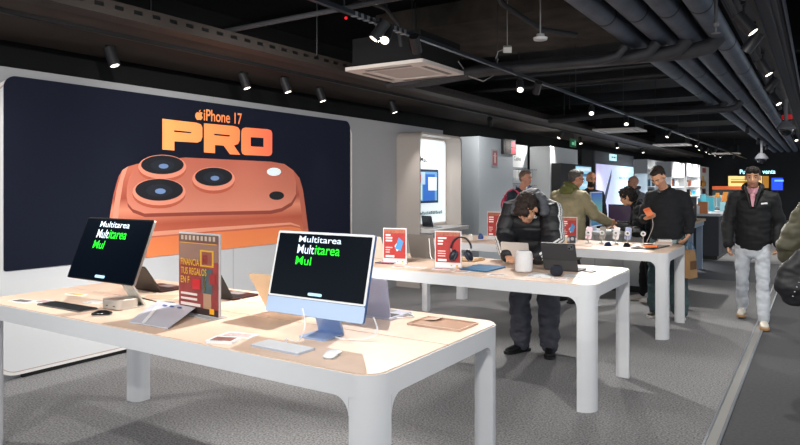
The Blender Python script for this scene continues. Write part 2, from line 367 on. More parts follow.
e = empty('exit_sign', onx(573, 143, -5.0), 0, 'small green emergency exit sign hanging above the dark cabinet', 'exit sign'); b = B(); b.box((0, 0, 0), (.03, .42, .2)); b.build('sign_plate', mat('1d5a3c', .4, 0, .25), e)
b = B(); b.b2((.016, -.14, -.05), (.018, .04, .02)); b.b2((.016, .08, -.06), (.018, .15, .06)); b.build('pictogram', mat('7fd1a4', .4, 0, .5), e); b = B(); b.cone((0, 0, .1), (0, 0, .9), .005, .005, 6); b.build('hanging_rod', DKMETAL, e)
for i, (a, b_, Y) in enumerate(((527, 69, 8.0), (614, 60, 9.0), (634, 54, 8.4), (346, 18, 4.0))):
    e = onz(a, b_, 3.735); bb = B(); bb.ball((0, 0, 0), .02); o = bb.build('indicator_light', mat('d8202c', .4, 0, 1.2), None, e)
    tag(o, 'tiny red indicator light on the dark ceiling, %s' % ('right of the smoke detector', 'left one below the crossing pipes', 'right one below the crossing pipes', 'on the thin conduit near the bright spotlights')[i], 'indicator light', 'red ceiling indicator lights')

# ================================================================ POSTER WALL UNIT
e = empty('display_wall_unit', (-5.6, 5.0, 0), 0, 'large white rounded display wall standing on the carpet, framing the big phone poster', 'display wall')
yz = lambda pts, x: [(x, p[0], p[1]) for p in pts]
Y0, Y1, Z0, Z1 = 2.60-5, 7.37-5, .035, 2.475
cy, cz, W_, H_ = (Y0+Y1)/2, (Z0+Z1)/2, Y1-Y0, Z1-Z0
b = B(); b.prism(yz(rr(cy, cz, W_, H_, .2, 10), .0), (.05, 0, 0)); b.build('panel', mat('e2e4e8', .5), e)
b = B(); b.ring_prism(yz(rr(cy, cz, W_, H_, .2, 10), .05), yz(rr(cy, cz, W_-.03, H_-.03, .19, 10), .05), (.006, 0, 0)); b.build('frame', mat('e9e6e4', .4), e)
b = B(); b.ring_prism(yz(rr(cy, cz, W_-.05, H_-.05, .18, 10), .05), yz(rr(cy, cz, W_-.058, H_-.058, .176, 10), .05), (.003, 0, 0)); b.build('trim_line', mat('a88468', .5), e)
b = B()
for y in (3.95, 5.15, 6.35): b.b2((.05, y-5.002, .06), (.0515, y-4.998, .88))
b.build('panel_seam', mat('8b8d90', .6), e)
b = B(); b.b2((-.0, Y0+.25, 0), (.04, Y1-.25, .035)); b.build('plinth', BLACK, e)

# poster
PXW = -5.5425
ps = empty('phone_poster', (PXW, 0, 0), 0, 'huge dark backlit poster of an orange phone under orange PRO lettering on the left wall', 'poster')
def pw(px, py):
    p = onx(px, py, PXW); return (p.y, p.z)
EM = .3
def flat(name, pts, k, m, pixels=True, n=None):
    q = [pw(*p) for p in pts] if pixels else pts
    b = B(); b.prism([(.004+.0015*k, y, z) for y, z in q], (.0012, 0, 0)); b.build(name, m, ps)
yl, yr = pw(3.5, 180)[0], pw(350, 180)[0]; zt, zb = pw(100, 87.6)[1], pw(4, 271.7)[1]
b = B(); b.prism([(0, y, z) for y, z in rr((yl+yr)/2, (zt+zb)/2, yr-yl, zt-zb, (.1, .1, .02, .02), 8)], (.004, 0, 0)); b.build('poster_sheet', mat('181c29', .8, 0, EM, 0, 30, .1), ps)
def clipz(pts, zmin=.889): return [(y, max(z, zmin)) for y, z in pts]
body = [(108, 262), (107, 240), (109.6, 215), (113, 195), (118, 177), (122, 170), (127.5, 166.5), (136, 164), (185, 157.5), (270.5, 161.6), (284, 164), (292.5, 170), (299, 178), (302.5, 190), (305, 208), (307.6, 228), (309, 241)]
bp = clipz([pw(*p) for p in body])
COP = grad([(0, 'd07a5a'), (.28, 'b2553f'), (.42, 'dd8a6e'), (.52, 'a34c3a'), (.75, 'c06a52'), (1, 'cc735a')], 2, .9, 2.0, emit=EM)
flat('phone_body_print', bp, 1, COP, False)
gl = clipz([pw(*p) for p in [(147, 259), (147, 240), (152, 237.5), (200, 233.5), (290, 226.5), (299, 228), (303, 232), (307, 241)]])
flat('phone_back_print', gl, 2, grad([(0, 'e8854e'), (1, 'dc774c')], 2, .88, 1.15, emit=EM), False)
flat('phone_edge_print', [(147, 236.5), (200, 232), (290, 224.5), (300, 227), (299, 225.5), (290, 222.5), (200, 228), (147, 232)], 2, mat('e0957a', .5, 0, EM))
pl = [(126, 196), (126.5, 186), (129, 177), (136, 166), (141, 162), (185, 157.5), (270.5, 161.6), (284, 165), (292, 172), (295.5, 182), (295.5, 194), (291, 202), (281, 208), (270, 210.5), (200, 212), (144, 213.5), (132, 209), (127, 203)]
flat('camera_plateau_shadow_print', [(x+.5, y+3.5) for x, y in pl], 2, mat('8f4234', .5, 0, EM))
flat('camera_plateau_print', pl, 3, grad([(0, 'dd8e78'), (.5, 'c6745e'), (1, 'b96350')], 2, 1.15, 1.95, emit=EM))
flat('phone_side_print', [(292.5, 170), (299, 178), (302.5, 190), (305, 208), (307.6, 228), (303, 229.5), (300.5, 208), (298.5, 192), (296, 181)], 2, mat('b5604c', .5, 0, EM))
flat('phone_side_print', [(122, 170), (127.5, 166.5), (123, 180), (119, 205), (116, 236), (110, 236), (113, 210), (116, 190)], 2, mat('dd927a', .5, 0, EM))
def oval(cx, cy, rx, ry, n=28): return [(cx+rx*cos(2*pi*i/n), cy+ry*sin(2*pi*i/n)) for i in range(n)]
for cx, cy_, rx, ry, rr_ in ((161.5, 166, 24, 12, 1), (158.3, 191, 26.5, 13.5, 1), (212.8, 178, 21.3, 11.8, 1)):
    flat('lens_barrel_print', oval(cx, cy_+3.4, rx, ry+.5), 4, mat('b7583f', .5, 0, EM))
    flat('lens_rim_print', oval(cx, cy_+.8, rx, ry), 5, mat('e29078', .5, 0, EM))
    flat('lens_glass_print', oval(cx, cy_-1.2, rx-2.6, ry-2.6), 6, mat('14161d', .5, 0, EM))
    flat('lens_ring_print', oval(cx, cy_-.6, rx*.5, ry*.45), 7, mat('1e222c', .5, 0, EM))
    flat('lens_glint_print', oval(cx+1, cy_+.2, rx*.2, ry*.2), 8, mat('6f8bb8', .5, 0, .3))
flat('flash_print', oval(273.3, 171.8, 7, 4), 4, mat('dfeef0', .5, 0, .5)); flat('sensor_print', oval(276, 195.6, 7.4, 4.3), 4, mat('16181d', .5, 0, .2))
ORG = grad([(0, 'f9a45c'), (.55, 'f78a50'), (1, 'f2664e')], 1, 4.24, 5.85, emit=.55)
flat('letter_P', [(162, 118.7), (186, 121.6), (196, 122.7), (200.5, 124.4), (202, 127.5), (202, 137), (200.5, 141), (197, 142.6), (174, 141.3), (174, 150.5), (162, 149.5)], 1, ORG)
flat('letter_R', [(203.6, 123.3), (233, 126), (237.5, 127.3), (239.5, 130.4), (239.3, 140.5), (237.6, 144), (233.5, 145.5), (239.8, 154.8), (229.6, 154.3), (223.3, 145.6), (214.6, 145), (214.6, 153.2), (203.6, 152.4)], 1, ORG)
oo = [(241, 131.5), (242, 128.6), (245, 127.5), (267, 129.2), (270.6, 130.4), (271.8, 133.2), (271.8, 152.4), (270.8, 155), (268, 156), (244.5, 155), (242, 153.8), (241, 151)]
flat('letter_O', oo, 1, ORG)
NAVY = mat('181c29', .8, 0, EM, 0, 30, .1)
flat('letter_P_slot', [(173.7, 130.3), (190, 131.9), (191.3, 132.5), (190, 133.2), (173.7, 131.9)], 2, NAVY)
flat('letter_R_slot', [(213.8, 133.6), (228.6, 135.1), (229.8, 135.9), (228.6, 136.6), (213.8, 135.2)], 2, NAVY)
flat('letter_O_hole', [(250.3, 137.2), (263, 137.9), (263, 147.1), (250.3, 146.3)], 2, NAVY)
# fruit mark with bite and leaf
def fruit(cx, cy_, s):
    out = [(0, -.28), (.12, -.34), (.28, -.34), (.40, -.26), (.34, -.16), (.28, -.04), (.30, .12), (.42, .24), (.34, .42), (.22, .55), (.1, .56), (0, .5), (-.1, .56), (-.22, .55), (-.36, .4), (-.45, .18), (-.44, -.08), (-.34, -.28), (-.2, -.34), (-.08, -.32)]
    leaf = [(-.02, -.38), (0, -.52), (.08, -.6), (.18, -.64), (.16, -.5), (.08, -.4)]
    return [(cx+x*s, cy_+y*s) for x, y in out], [(cx+x*s, cy_+y*s) for x, y in leaf]
o1, o2 = fruit(198.8, 115.2, 8.6)
flat('fruit_mark', o1, 1, ORG); flat('fruit_mark_leaf', o2, 1, ORG)
a0 = pw(203.4, 120.6); a1 = pw(241.5, 124.3)
text('iPhone 17', 'lettering', ORG, ps, (.006, a0[0], a0[1]), (0, 1, 0), (0, 0, 1), a1[0]-a0[0], .125, .012)

# ================================================================ ALCOVE + LEFT WALL UNITS
e = empty('display_alcove', (-5.6, 8.6, 0), 0, 'white round-cornered alcove with a glowing display inside, standing against the left wall', 'display alcove')
D = .43; YL, YR = 0.0, 1.42; ZT = 2.43
def portal(b, x0, x1, w):
    o = rr((YL+YR)/2, ZT/2, YR-YL, ZT, (.12, .12, .01, .01), 8); i = rr((YL+YR)/2, ZT/2, YR-YL-2*w, ZT-2*w, (.09, .09, .01, .01), 8)
    b.ring_prism(yz(o, x0), yz(i, x0), (x1-x0, 0, 0))
b = B(); portal(b, 0, D, .035); b.build('housing', mat('bdb4ae', .5), e, bevel=.006)
b = B(); b.b2((0.002, YL+.036, .04), (.13, YR-.036, ZT-.04)); b.build('back_panel', mat('e6dcd4', .6), e)
# glowing board on back panel
gb = B(); gb.prism(yz(rr(.70, 1.66, 1.28, 1.38, (.08, .08, .02, .02), 6), .131), (.02, 0, 0)); gb.build('backlit_board', mat('e6f0f4', .5, 0, .8), e)
scr = B(); scr.b2((.152, .12, 1.3), (.162, 1.06, 1.86)); scr = scr.build('screen', mat('1d3150', .3, 0, .5), e)
for kk_, (nm, a_, b_, c_) in enumerate((('screen_sky', (.15, 1.33), (1.0, 1.79), '6fa6cf'), ('screen_window', (.15, 1.35), (.5, 1.62), 'd6ebe6'), ('screen_blue_block', (.55, 1.33), (.92, 1.75), '2f6bc4'), ('screen_window', (.3, 1.6), (.6, 1.78), 'b9d3e8'), ('screen_red_block', (.38, 1.63), (.47, 1.74), 'd24a50'), ('screen_card', (.72, 1.5), (.98, 1.7), 'eef6fa'), ('screen_red_block', (.2, 1.4), (.27, 1.5), 'cf5a78'))):
    q = B(); q.b2((.1622+.0004*kk_, a_[0], a_[1]+.01), (.163+.0004*kk_, b_[0]+.02, b_[1]+.03)); q.build(nm, mat(c_, .4, 0, .75), scr)
text('Mac', 'lettering', mat('22262c', .5), e, (.153, .48, 1.98), (0, 1, 0), (0, 0, 1), .22, .085, .01)
o1, o2 = fruit(0, 0, .12)
q = B(); q.prism([(.153, .40+x, 2.025-z) for x, z in o1], (.002, 0, 0)); q.prism([(.153, .40+x, 2.025-z) for x, z in o2], (.002, 0, 0)); q.build('fruit_mark', mat('22262c', .5), e)
q = B(); random.seed(3); y = .08
while y < 1.2:
    wd = random.uniform(.02, .05); q.b2((.153, y, 1.11), (.155, y+wd, 1.11+random.choice((.04, .05, .06)))); y += wd+.014
q.build('caption_strip', mat('7fa9b4', .5), e)
b = B(); b.prism(xy(rr(.38, (YL+YR)/2, .50, YR-YL-.09, (.12, .02, .02, .12)), .86), (0, 0, .05)); b.build('shelf', mat('e9e6e4', .4), e)
# table-like front under the alcove shelf
b = B(); b.b2((.135, .06, 0), (.41, YR-.06, .86)); b.build('shelf_support', mat('eceded', .5), e)

spotlight((-5.32, 9.3, 2.36), (-5.32, 9.3, 1), 22, 150, color=(1, .93, .85), rad=.08)
# laptop builder -------------------------------------------------
def laptop(loc, rz, lean, lid, base, label, w=.30, d=.212, screen='0a0d14', cat='laptop', kb='15161a', name='laptop', group=None, sub=None, h=None, th=.007):
    """user side at -y; lean = degrees the lid tips back past upright"""
    e = empty(name, loc, rz, label, cat, group)
    b = B(); b.prism(xy(rr(0, -d/2, w, d, .012, 4), .001), (0, 0, .011)); b.build('base', base, e)
    b = B(); b.b2((-w*.44, -d*.52, .0122), (w*.44, -d*.08, .0132)); k = b.build('keyboard', mat(kb, .6), e)
    b = B(); b.b2((-w*.2, -d*.93, .0122), (w*.2, -d*.58, .0127)); b.build('trackpad', mat('9a9a9e' if kb == '15161a' else kb, .3, .3), e)
    h = h or d*.97; L = empty('lid', (0, 0, .014)); L.parent = e; L.rotation_euler = (radians(-lean), 0, 0)
    bpy.data.objects.remove(L)
    R = Matrix.Translation((0, 0, .014)) @ Matrix.Rotation(radians(-lean), 4, 'X')
    def T(pts): return [R @ V3(p) for p in pts]
    b = B(); b.prism(T([(x, 0, z) for x, z in rr(0, h/2, w, h, .012, 4)]), R.to_3x3() @ V3((0, th, 0))); lid_ = b.build('lid', lid, e)
    b = B(); b.prism(T([(x, -.0005, z) for x, z in rr(0, h/2, w-.012, h-.012, .008, 4)]), R.to_3x3() @ V3((0, -.0008, 0))); b.build('screen', mat(screen, .15, 0, .05), lid_)
    return e
laptop((-5.32, 9.12, .911), radians(160), 14, mat('2a2e36', .4, .5), mat('c6c8cc', .4, .4), 'dark laptop with open screen on the white shelf of the glowing alcove', .27, .19)

# wall pieces further right
e = empty('wall_column', (-5.95, 12.4, 0), 0, 'plain pale grey column between the glowing alcove and the accessory wall', 'column')
b = B(); b.b2((-.34, -.83, 0), (.35, .87, 2.56)); b.build('column_body', mat('b4bcc4', .6), e)
e = empty('queue_display', (-5.568, 12.95, 2.41), 0, 'black hanging queue display with two red lit digits on the grey column', 'number display')
b = B(); b.b2((-.03, -.32, -.16), (.03, .32, .16)); b.build('display_case', BLACK, e)
for y, z in ((.19, .07), (.19, -.08)):
    b = B(); b.b2((.031, y-.1, z-.055), (.034, y+.08, z+.055)); b.build('lit_digit', mat('ff2a44', .4, 0, 1.6), e)
for y, z in ((-.14, .07), (-.14, -.08)):
    b = B(); b.b2((.031, y-.08, z-.05), (.034, y+.08, z+.05)); b.build('dim_digit', mat('3a2026', .4), e)
e = empty('wall_notice', (-5.596, 12.28, 2.15), 0, 'small framed red notice on the grey column left of the queue display', 'notice')
b = B(); b.b2((0, -.14, -.18), (.015, .14, .18)); b.build('frame', mat('9a9ea5', .5), e); b = B(); b.b2((.015, -.11, -.15), (.018, .11, .15)); b.build('sheet', mat('a85a5e', .6), e)
b = B(); b.b2((.018, -.03, -.1), (.02, .03, .11)); b.b2((.018, -.07, .04), (.02, .07, .06)); b.build('printed_mark', mat('e2c4c6', .6), e)
e = empty('accessory_wall', (-5.95, 13.83, 0), 0, 'white wall bay with wire hooks full of small hanging accessories', 'display wall')
b = B(); b.b2((-.3, -.53, 0), (.25, .53, 2.51)); b.build('bay_panel', mat('e4e7e9', .6), e)
text('Cables', 'lettering', mat('4a4f57', .6), e, (.252, -.28, 2.15), (0, 1, 0), (0, 0, 1), .42, .09, .006)
b = B()
for z in (1.98, 1.62, 1.28, .95):
    b.b2((.25, -.5, z), (.27, .5, z+.015))
b.build('hook_rail', mat('8d9197', .4, .5), e)
random.seed(11)
for z in (1.92, 1.56, 1.22, .9):
    for i in range(7):
        y = -.42+i*.14
        c = random.choice(('eef0f1', 'e4e6e9', 'd7dbdf', 'f4f4f4', '4d5560', 'f0f1f2', '8a94d0' if z == 1.56 else 'd9dde1'))
        o = empty('hanging_pack', (-5.70+.13, 13.83+y, z+.02), 0, 'small hanging accessory pack on the wire hooks of the white accessory bay', 'package', 'hanging accessory packs')
        b = B(); b.b2((-.006, -.045, -.22), (.006, .045, -.012)); b.build('pack', mat(c, .5), o)
        b = B(); b.b2((-.13, -.004, 0.0), (.14, .004, .008)); b.b2((.135, -.004, 0), (.14, .004, .03)); b.b2((-.004, -.01, -.02), (.004, .01, 0)); b.build('wire_hook', mat('7b7f86', .4, .6), o)
e = empty('wall_column', (-5.45, 15.4, 0), 0, 'pale grey wall section behind and above the dark cabinet', 'wall panel')
b = B(); b.b2((-.2, -1.02, 0), (.29, 1.0, 2.49)); b.build('column_body', mat('d9dcde', .6), e)
e = empty('dark_cabinet', (-5.14, 15.3, 0), 0, 'tall near-black cabinet with a lit screen, behind the person in the olive jacket', 'cabinet')
b = B(); b.b2((-.01, -.85, 0), (.2, 1.6, 2.1)); b.build('cabinet_body', mat('1c1e22', .5), e); b = B(); b.b2((.2, .25, 1.0), (.21, 1.5, 2.06)); sc_ = b.build('screen', mat('8fc2dd', .3, 0, .9), e)
for z, c in ((2.0, 'd9f0f8'), (1.85, '3a6f8f'), (1.6, 'bfe3f2'), (1.4, '305a70')):
    b = B(); b.b2((.211, .3, z-.04), (.213, 1.4, z+.03)); b.build('screen_row', mat(c, .4, 0, .8), sc_)
# bright backlit display
e = empty('backlit_display', (-5.5, 21.2, 0), 0, 'large glowing pale blue backlit display with a laptop picture, behind the standing people', 'backlit display')
b = B(); b.b2((-.1, -2.25, 0), (.06, 2.4, 2.6)); b.build('housing', mat('4d5157', .6), e)
b = B(); b.b2((.06, -2.2, .5), (.08, 2.3, 2.22)); g_ = b.build('backlit_picture', grad([(0, 'b9b4d8'), (.4, 'b8c4e4'), (.62, 'cfe8f5'), (1, '9cc7e6')], 1, -2.2, 2.3, emit=.95), e)
text('MACBOOK', 'lettering', mat('5d8fb4', .5, 0, .5), e, (.082, .35, 1.78), (0, 1, 0), (0, 0, 1), 1.35, .1, .015)
text('Air', 'lettering', mat('6f9dbd', .5, 0, .5), e, (.082, .8, 1.55), (0, 1, 0), (0, 0, 1), .42, .1, .01)
b = B(); b.prism([(.081, -1.75, 1.0), (.081, -1.5, 1.15), (.081, -.55, 2.1), (.081, -.6, 1.85), (.081, -1.35, .95)], (.002, 0, 0)); b.build('laptop_silhouette', mat('3c4866', .5, 0, .3), e)
e = empty('lit_sign', onx(613, 157.5, -5.4), 0, 'small white lit sign plate on the dark header above the backlit display', 'sign')
b = B(); b.box((0, 0, 0), (.03, .75, .2)); b.build('sign_box', mat('c7eef2', .4, 0, 1.0), e); b = B(); b.b2((.016, -.25, -.02), (.018, -.06, .03)); b.b2((.016, 0, -.02), (.018, .25, .03)); b.build('printed_mark', mat('3a7f8c', .4), e)
b = B(); b.b2((-.02, -.3, .1), (-.01, -.28, .3)); b.b2((-.02, .28, .1), (-.01, .3, .3)); b.build('bracket', DKMETAL, e)

# far shelving units (free standing white bays)
def bay(y0, y1, x, ztop, label, seed, header=None, openf=True, tone='d3d6d9'):
    random.seed(seed)
    e = empty('shelving_bay', (x, (y0+y1)/2, 0), 0, label, 'shelving', 'white shelving bays down the shop')
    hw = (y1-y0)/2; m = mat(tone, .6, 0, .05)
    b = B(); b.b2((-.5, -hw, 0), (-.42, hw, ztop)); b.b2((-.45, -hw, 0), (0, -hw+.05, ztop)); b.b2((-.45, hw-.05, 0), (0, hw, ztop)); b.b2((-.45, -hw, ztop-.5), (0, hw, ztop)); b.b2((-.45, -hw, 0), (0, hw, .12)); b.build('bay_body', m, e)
    zs = [.12, .5, .85, 1.2, 1.55]
    for z in zs[1:]:
        if z < ztop-.55:
            b = B(); b.b2((-.42, -hw+.05, z-.03), (-.01, hw-.05, z)); b.build('shelf', mat('eef0f2', .5), e)
    out = []
    for z in zs:
        if z < ztop-.75:
            y = -hw+.15
            while y < hw-.35:
                wd = random.uniform(.18, .4); h = random.uniform(.14, .26)
                c = random.choice(('20242b', '2b2e35', 'c9d3da', '3fa6c8', 'e8e8ea', '8a4a32', '1b1d22', 'e0a050', '6f8fa8'))
                q = B(); q.b2((0, 0, 0), (random.uniform(.15, .28), wd, h)); o = q.build('product_box', mat(c, .5), None, (x-.33, (y0+y1)/2+y, z), bevel=.008)
                tag(o, 'boxed product standing on a shelf of the white bays down the shop', 'box', 'boxed products on the far shelves')
                y += wd+.08
    return e
bay(23.7, 25.9, -5.0, 2.5, 'white shelving bay just right of the bright backlit display', 1)
bay(26.6, 30.0, -5.2, 2.54, 'plain white bay behind the head of the person in the dark sweater', 2)
e2 = bay(22.2, 24.7, -3.95, 2.35, 'pale bay with small boxes, right of the sweater wearer', 3)
bay(26.0, 29.3, -4.1, 2.42, 'white bay stocked with dark boxes, left of the bay with the red notice', 4)
e3 = bay(30.4, 33.4, -4.3, 2.42, 'farthest white bay, with a red notice at its top', 5)
b = B(); b.b2((.002, -.5, 2.15), (.01, .5, 2.36)); b.build('red_notice', mat('b2403a', .5), e3)
for dz in (1.5, 1.8): 
    b = B(); b.b2((.002, -.6, dz), (.01, -.1, dz+.2)); b.build('yellow_notice', mat('e8a63a', .5), e3)

# far wall furniture
def fx(px, py, Y=33.9): return ony(px, py, Y)
p = fx(740, 176); q_ = fx(762, 187)
e = empty('yellow_billboard', (p.x, 33.95, q_.z), 0, 'wide lit yellow billboard on the far wall left of the walking person', 'billboard'); wd = q_.x-p.x+.1; hh = p.z-q_.z
p2 = fx(728.5, 176); wd = q_.x-p2.x; e.location.x = p2.x
b = B(); b.b2((-.06, -.06, -.06), (wd+.06, 0, hh+.06)); b.build('frame', mat('3a2e20', .5), e); b = B(); b.b2((0, -.09, 0), (wd, -.06, hh)); b.build('lit_face', mat('f0d488', .5, 0, 1.2), e)
b = B(); b.b2((.1, -.1, hh*.35), (wd*.85, -.09, hh*.55)); b.b2((.1, -.1, hh*.65), (wd*.6, -.09, hh*.72)); b.build('printed_band', mat('c98f22', .5, 0, .6), e)
p = fx(764, 176); q_ = fx(767.5, 188)
b = B(); b.box((0, 0, 0), (q_.x-p.x+.1, .06, p.z-q_.z)); o = b.build('amber_panel', mat('c88a34', .5, 0, .6), None, ((p.x+q_.x)/2, 33.9, (p.z+q_.z)/2)); tag(o, 'narrow amber lit panel on the far wall just right of the walking person', 'panel')
e = empty('service_sign', (0, 33.9, 0), 0, 'pale teal illuminated lettering reading Punto de venta on the dark far wall', 'sign')
p = fx(740, 174); q_ = fx(775.5, 170)
text('Punto de venta', 'lettering', mat('a8e6ee', .4, 0, 2.5), e, (p.x, -.06, p.z), (1, 0, 0), (0, 0, 1), q_.x-p.x, .2, .01)
b = B(); b.b2((p.x-.1, -.05, p.z-.1), (q_.x+.1, .0, p.z+.36)); b.build('sign_backing', mat('1f2126', .7), e)
p = fx(772, 178); q_ = fx(783, 190)
e = empty('blue_screen', ((p.x+q_.x)/2, 33.6, q_.z), 0, 'glowing deep blue screen at the far end right of the walking person', 'screen'); hw = (q_.x-p.x)/2; hh = p.z-q_.z
b = B(); b.b2((-hw-.04, -.06, -.04), (hw+.04, 0, hh+.04)); b.build('screen_case', BLACK, e); b = B(); b.b2((-hw, -.07, 0), (hw, -.06, hh)); b.build('screen_face', mat('1a48e8', .4, 0, 1.3), e)
b = B(); b.b2((-.1, -.08, hh*.7), (.25, -.07, hh*.85)); b.build('screen_mark', mat('6fb4ff', .4, 0, 1.2), e)
b = B(); b.b2((-.04, -.05, -q_.z), (.04, 0, -.04)); b.build('screen_post', BLACK, e)

# far tables / counters on the left of the aisle
WB = mat('93a5ba', .5)
def small_table(cx, cy_, w, d, h, label, top='c9ac84', leg=WB):
    e = empty('wooden_top_table', (cx, cy_, 0), 0, label, 'table', 'small tables down the shop')
    b = B(); b.b2((-w/2, -d/2, h-.045), (w/2, d/2, h)); b.build('tabletop', mat(top, .5, 0, 0, .1, 12), e, bevel=.006)
    for sx in (-1, 1):
        for sy in (-1, 1):
            b = B(); b.b2((sx*(w/2-.1)-(.05), sy*(d/2-.1)-.05, 0), (sx*(w/2-.1)+.05, sy*(d/2-.1)+.05, h-.12)); b.build('leg', leg, e)
    b = B(); b.b2((-w/2+.03, -d/2+.03, h-.12), (w/2-.03, d/2-.03, h-.045)); b.build('apron', leg, e)
    return e
small_table(-2.2, 12.95, .8, 1.3, .96, 'blue-grey table with a wooden top just beyond the person in the dark sweater')
e = empty('advert_stand', (-2.0, 12.75, .96), 0, 'dark printed counter sign standing on the wooden-topped table', 'sign')
b = B(); b.b2((-.16, -.01, 0), (.16, .01, .42)); b.build('sign_board', mat('3a3c44', .4), e); b = B()
for k, (c, z) in enumerate((('d9d0cc', .3), ('c7968c', .22), ('e2dcd8', .14), ('8a8f9c', .07))):
    b.m(mat(c, .5)); b.b2((-.12, -.013, z), (.12 if k % 2 else .08, -.01, z+.04))
b.build('printed_lines', None, e)
random.seed(5)
def counter(x0, x1, y0, y1, h, label, body, top):
    e = empty('sales_counter', ((x0+x1)/2, (y0+y1)/2, 0), 0, label, 'counter'); hw, hd = (x1-x0)/2, (y1-y0)/2
    b = B(); b.b2((-hw+.03, -hd+.03, .08), (hw-.03, hd-.03, h-.04)); b.build('counter_body', mat(body, .5), e); b = B(); b.b2((-hw, -hd, h-.04), (hw, hd, h)); b.build('counter_top', mat(top, .4), e, bevel=.006)
    b = B(); b.b2((-hw+.06, -hd+.06, 0), (hw-.06, hd-.06, .08)); b.build('kick_board', BLACK, e)
    for k in range(1, 4):
        b = B(); y = -hd+2*hd*k/4; b.b2((hw-.03, y-.006, .1), (hw-.026, y+.006, h-.05)); b.build('panel_gap', BLACK, e)
    return e
counter(-2.9, -1.75, 15.3, 18.2, .97, 'dark blue-grey counter with a pale top beyond the wooden-topped table', '2b323c', 'c9ced4')
counter(-2.9, -1.6, 19.2, 23.5, 1.0, 'second dark counter with a pale top, farther down the shop', '23272e', 'b9bfc6')
for i in range(26):
    far = i > 11
    x, y = (random.uniform(-2.8, -1.85), random.uniform(15.5, 18)) if not far else (random.uniform(-2.8, -1.7), random.uniform(19.4, 23.3))
    c = random.choice(('58b8cc', '3f8fae', 'f0a040', 'e8edf0', '2f333a', 'd98a5a', '9fd0dc', '7fa66a'))
    q = B(); w1, h1 = random.uniform(.08, .22), random.uniform(.12, .42); q.b2((-w1/2, -.04, 0), (w1/2, .04, h1)); o = q.build('display_item', mat(c, .45), None, (x, y, .97 if not far else 1.0), bevel=.006); o.rotation_euler.z = random.uniform(-.4, .4)
    tag(o, 'small colourful product standing on the %s dark counter' % ('farther' if far else 'nearer'), 'product', 'products on the %s dark counter' % ('farther' if far else 'nearer'))
b = B(); b.b2((-3.1, 25, .9), (-1.7, 26.2, 1.42)); o = b.build('orange_display_gondola', mat('39424a', .5)); 
tag(o, 'low far gondola under an orange header strip left of the walking person', 'gondola')
q = B(); q.b2((-.7, -.02, .0), (.7, .02, .12)); qq = q.build('orange_header', mat('d0602e', .5), o, (-2.4, 24.97, 1.44))
q = B(); q.b2((-.65, -.5, .0), (.65, .5, .9)); q.build('gondola_base', mat('2a2d33', .5), o, (-2.4, 25.6, 0))
for i in range(14):
    c = random.choice(('49a0b8', 'e9ecee', '3a6a58', '7fbccb', 'd8743a', '223040'))
    q = B(); q.b2((-.04, -.05, 0), (.04, .05, random.uniform(.2, .38))); oo_ = q.build('display_item', mat(c, .5), None, (-3.0+i*.09, 24.9, 0.95)); oo_.location.y = 24.93
    tag(oo_, 'small product in the row on the front of the far orange-topped gondola', 'product', 'products on the far gondola')
small_table(1.0, 24.5, 1.3, .9, 1.0, 'small far table of goods right of the walking person', 'b98a60', mat('3a3430', .6))
for i, (c, dx, h) in enumerate((('d8d8da', -.5, .3), ('b03a34', -.3, .5), ('e4e8ec', -.1, .36), ('4a8a6a', .1, .28), ('d9a23a', .35, .33), ('e8e8ea', .52, .4))):
    q = B(); q.cone((0, 0, 0), (0, 0, h*.7), .09, .09, 12); q.cone((0, 0, h*.7), (0, 0, h), .09, .03, 12); o = q.build('far_bottle', mat(c, .4), None, (1.0+dx, 24.4, 1.0)); tag(o, ('white', 'red', 'pale blue-white', 'green', 'yellow', 'off-white')[i]+' container on the small far table right of the walking person', 'container', 'containers on the small far table')
# ================================================================ DEMONSTRATION TABLES
TX0, TX1, TZ = -4.27, -1.36, .9
TW = mat('dcdee2', .42, 0, 0, .02, 3)
def demo_table(x0, x1, y0, y1, label):
    cx, cy_ = (x0+x1)/2, (y0+y1)/2; w, d = x1-x0, y1-y0
    e = empty('demonstration_table', (cx, cy_, 0), 0, label, 'table', 'white demonstration tables')
    R = .10; LW = .118
    b = B(); out = rr(0, 0, w, d, R, 8); inn = rr(0, 0, w-.05, d-.05, R-.025, 8)
    b.ring_prism(xy(out, .805), xy(inn, .805), (0, 0, .089)); b.prism(xy(rr(0, 0, w-.052, d-.052, R-.026, 8), .86), (0, 0, .02))
    # curved fillets where apron meets legs
    q = .07; 
    def fil(ax, s, c, face, fs):
        ar = [(c+s*q*(1-cos(pi/2*i/8)), .8052-q*(1-sin(pi/2*i/8))) for i in range(9)]
        for p0, p1 in zip(ar, ar[1:]):
            pts = [p0, p1, (p1[0], .8052), (p0[0], .8052)] if p1[1] < .805 else [p0, (p1[0], .8052), (p0[0], .8052)]
            if ax == 'x': b.prism([(u, face, z) for u, z in pts], (0, -fs*.05, 0))
            else: b.prism([(face, u, z) for u, z in pts], (-fs*.05, 0, 0))
    for sx in (-1, 1):
        for sy in (-1, 1):
            fil('x', -sx, sx*(w/2-LW), sy*d/2, sy); fil('y', -sy, sy*(d/2-LW), sx*w/2, sx)
    b.build('frame', TW, e)
    for sx in (-1, 1):
        for sy in (-1, 1):
            cs = {(1, 1): 0, (-1, 1): 1, (-1, -1): 2, (1, -1): 3}[(sx, sy)]
            rad = [.004]*4; rad[cs] = R; rad[(cs+2) % 4] = .055
            b = B(); b.prism(xy(rr(sx*(w/2-LW/2), sy*(d/2-LW/2), LW, LW, rad, 8), 0), (0, 0, .806)); b.build('leg', TW, e)
    b = B()
    b.prism(xy(rr(0, -d/4-.0005, w-.014, d/2-.008, (.001, .001, R-.008, R-.008), 8), .88), (0, 0, .02))
    b.prism(xy(rr(0, d/4+.0005, w-.014, d/2-.008, (R-.008, R-.008, .001, .001), 8), .88), (0, 0, .02))
    b.build('tabletop', WOOD, e)
    return e
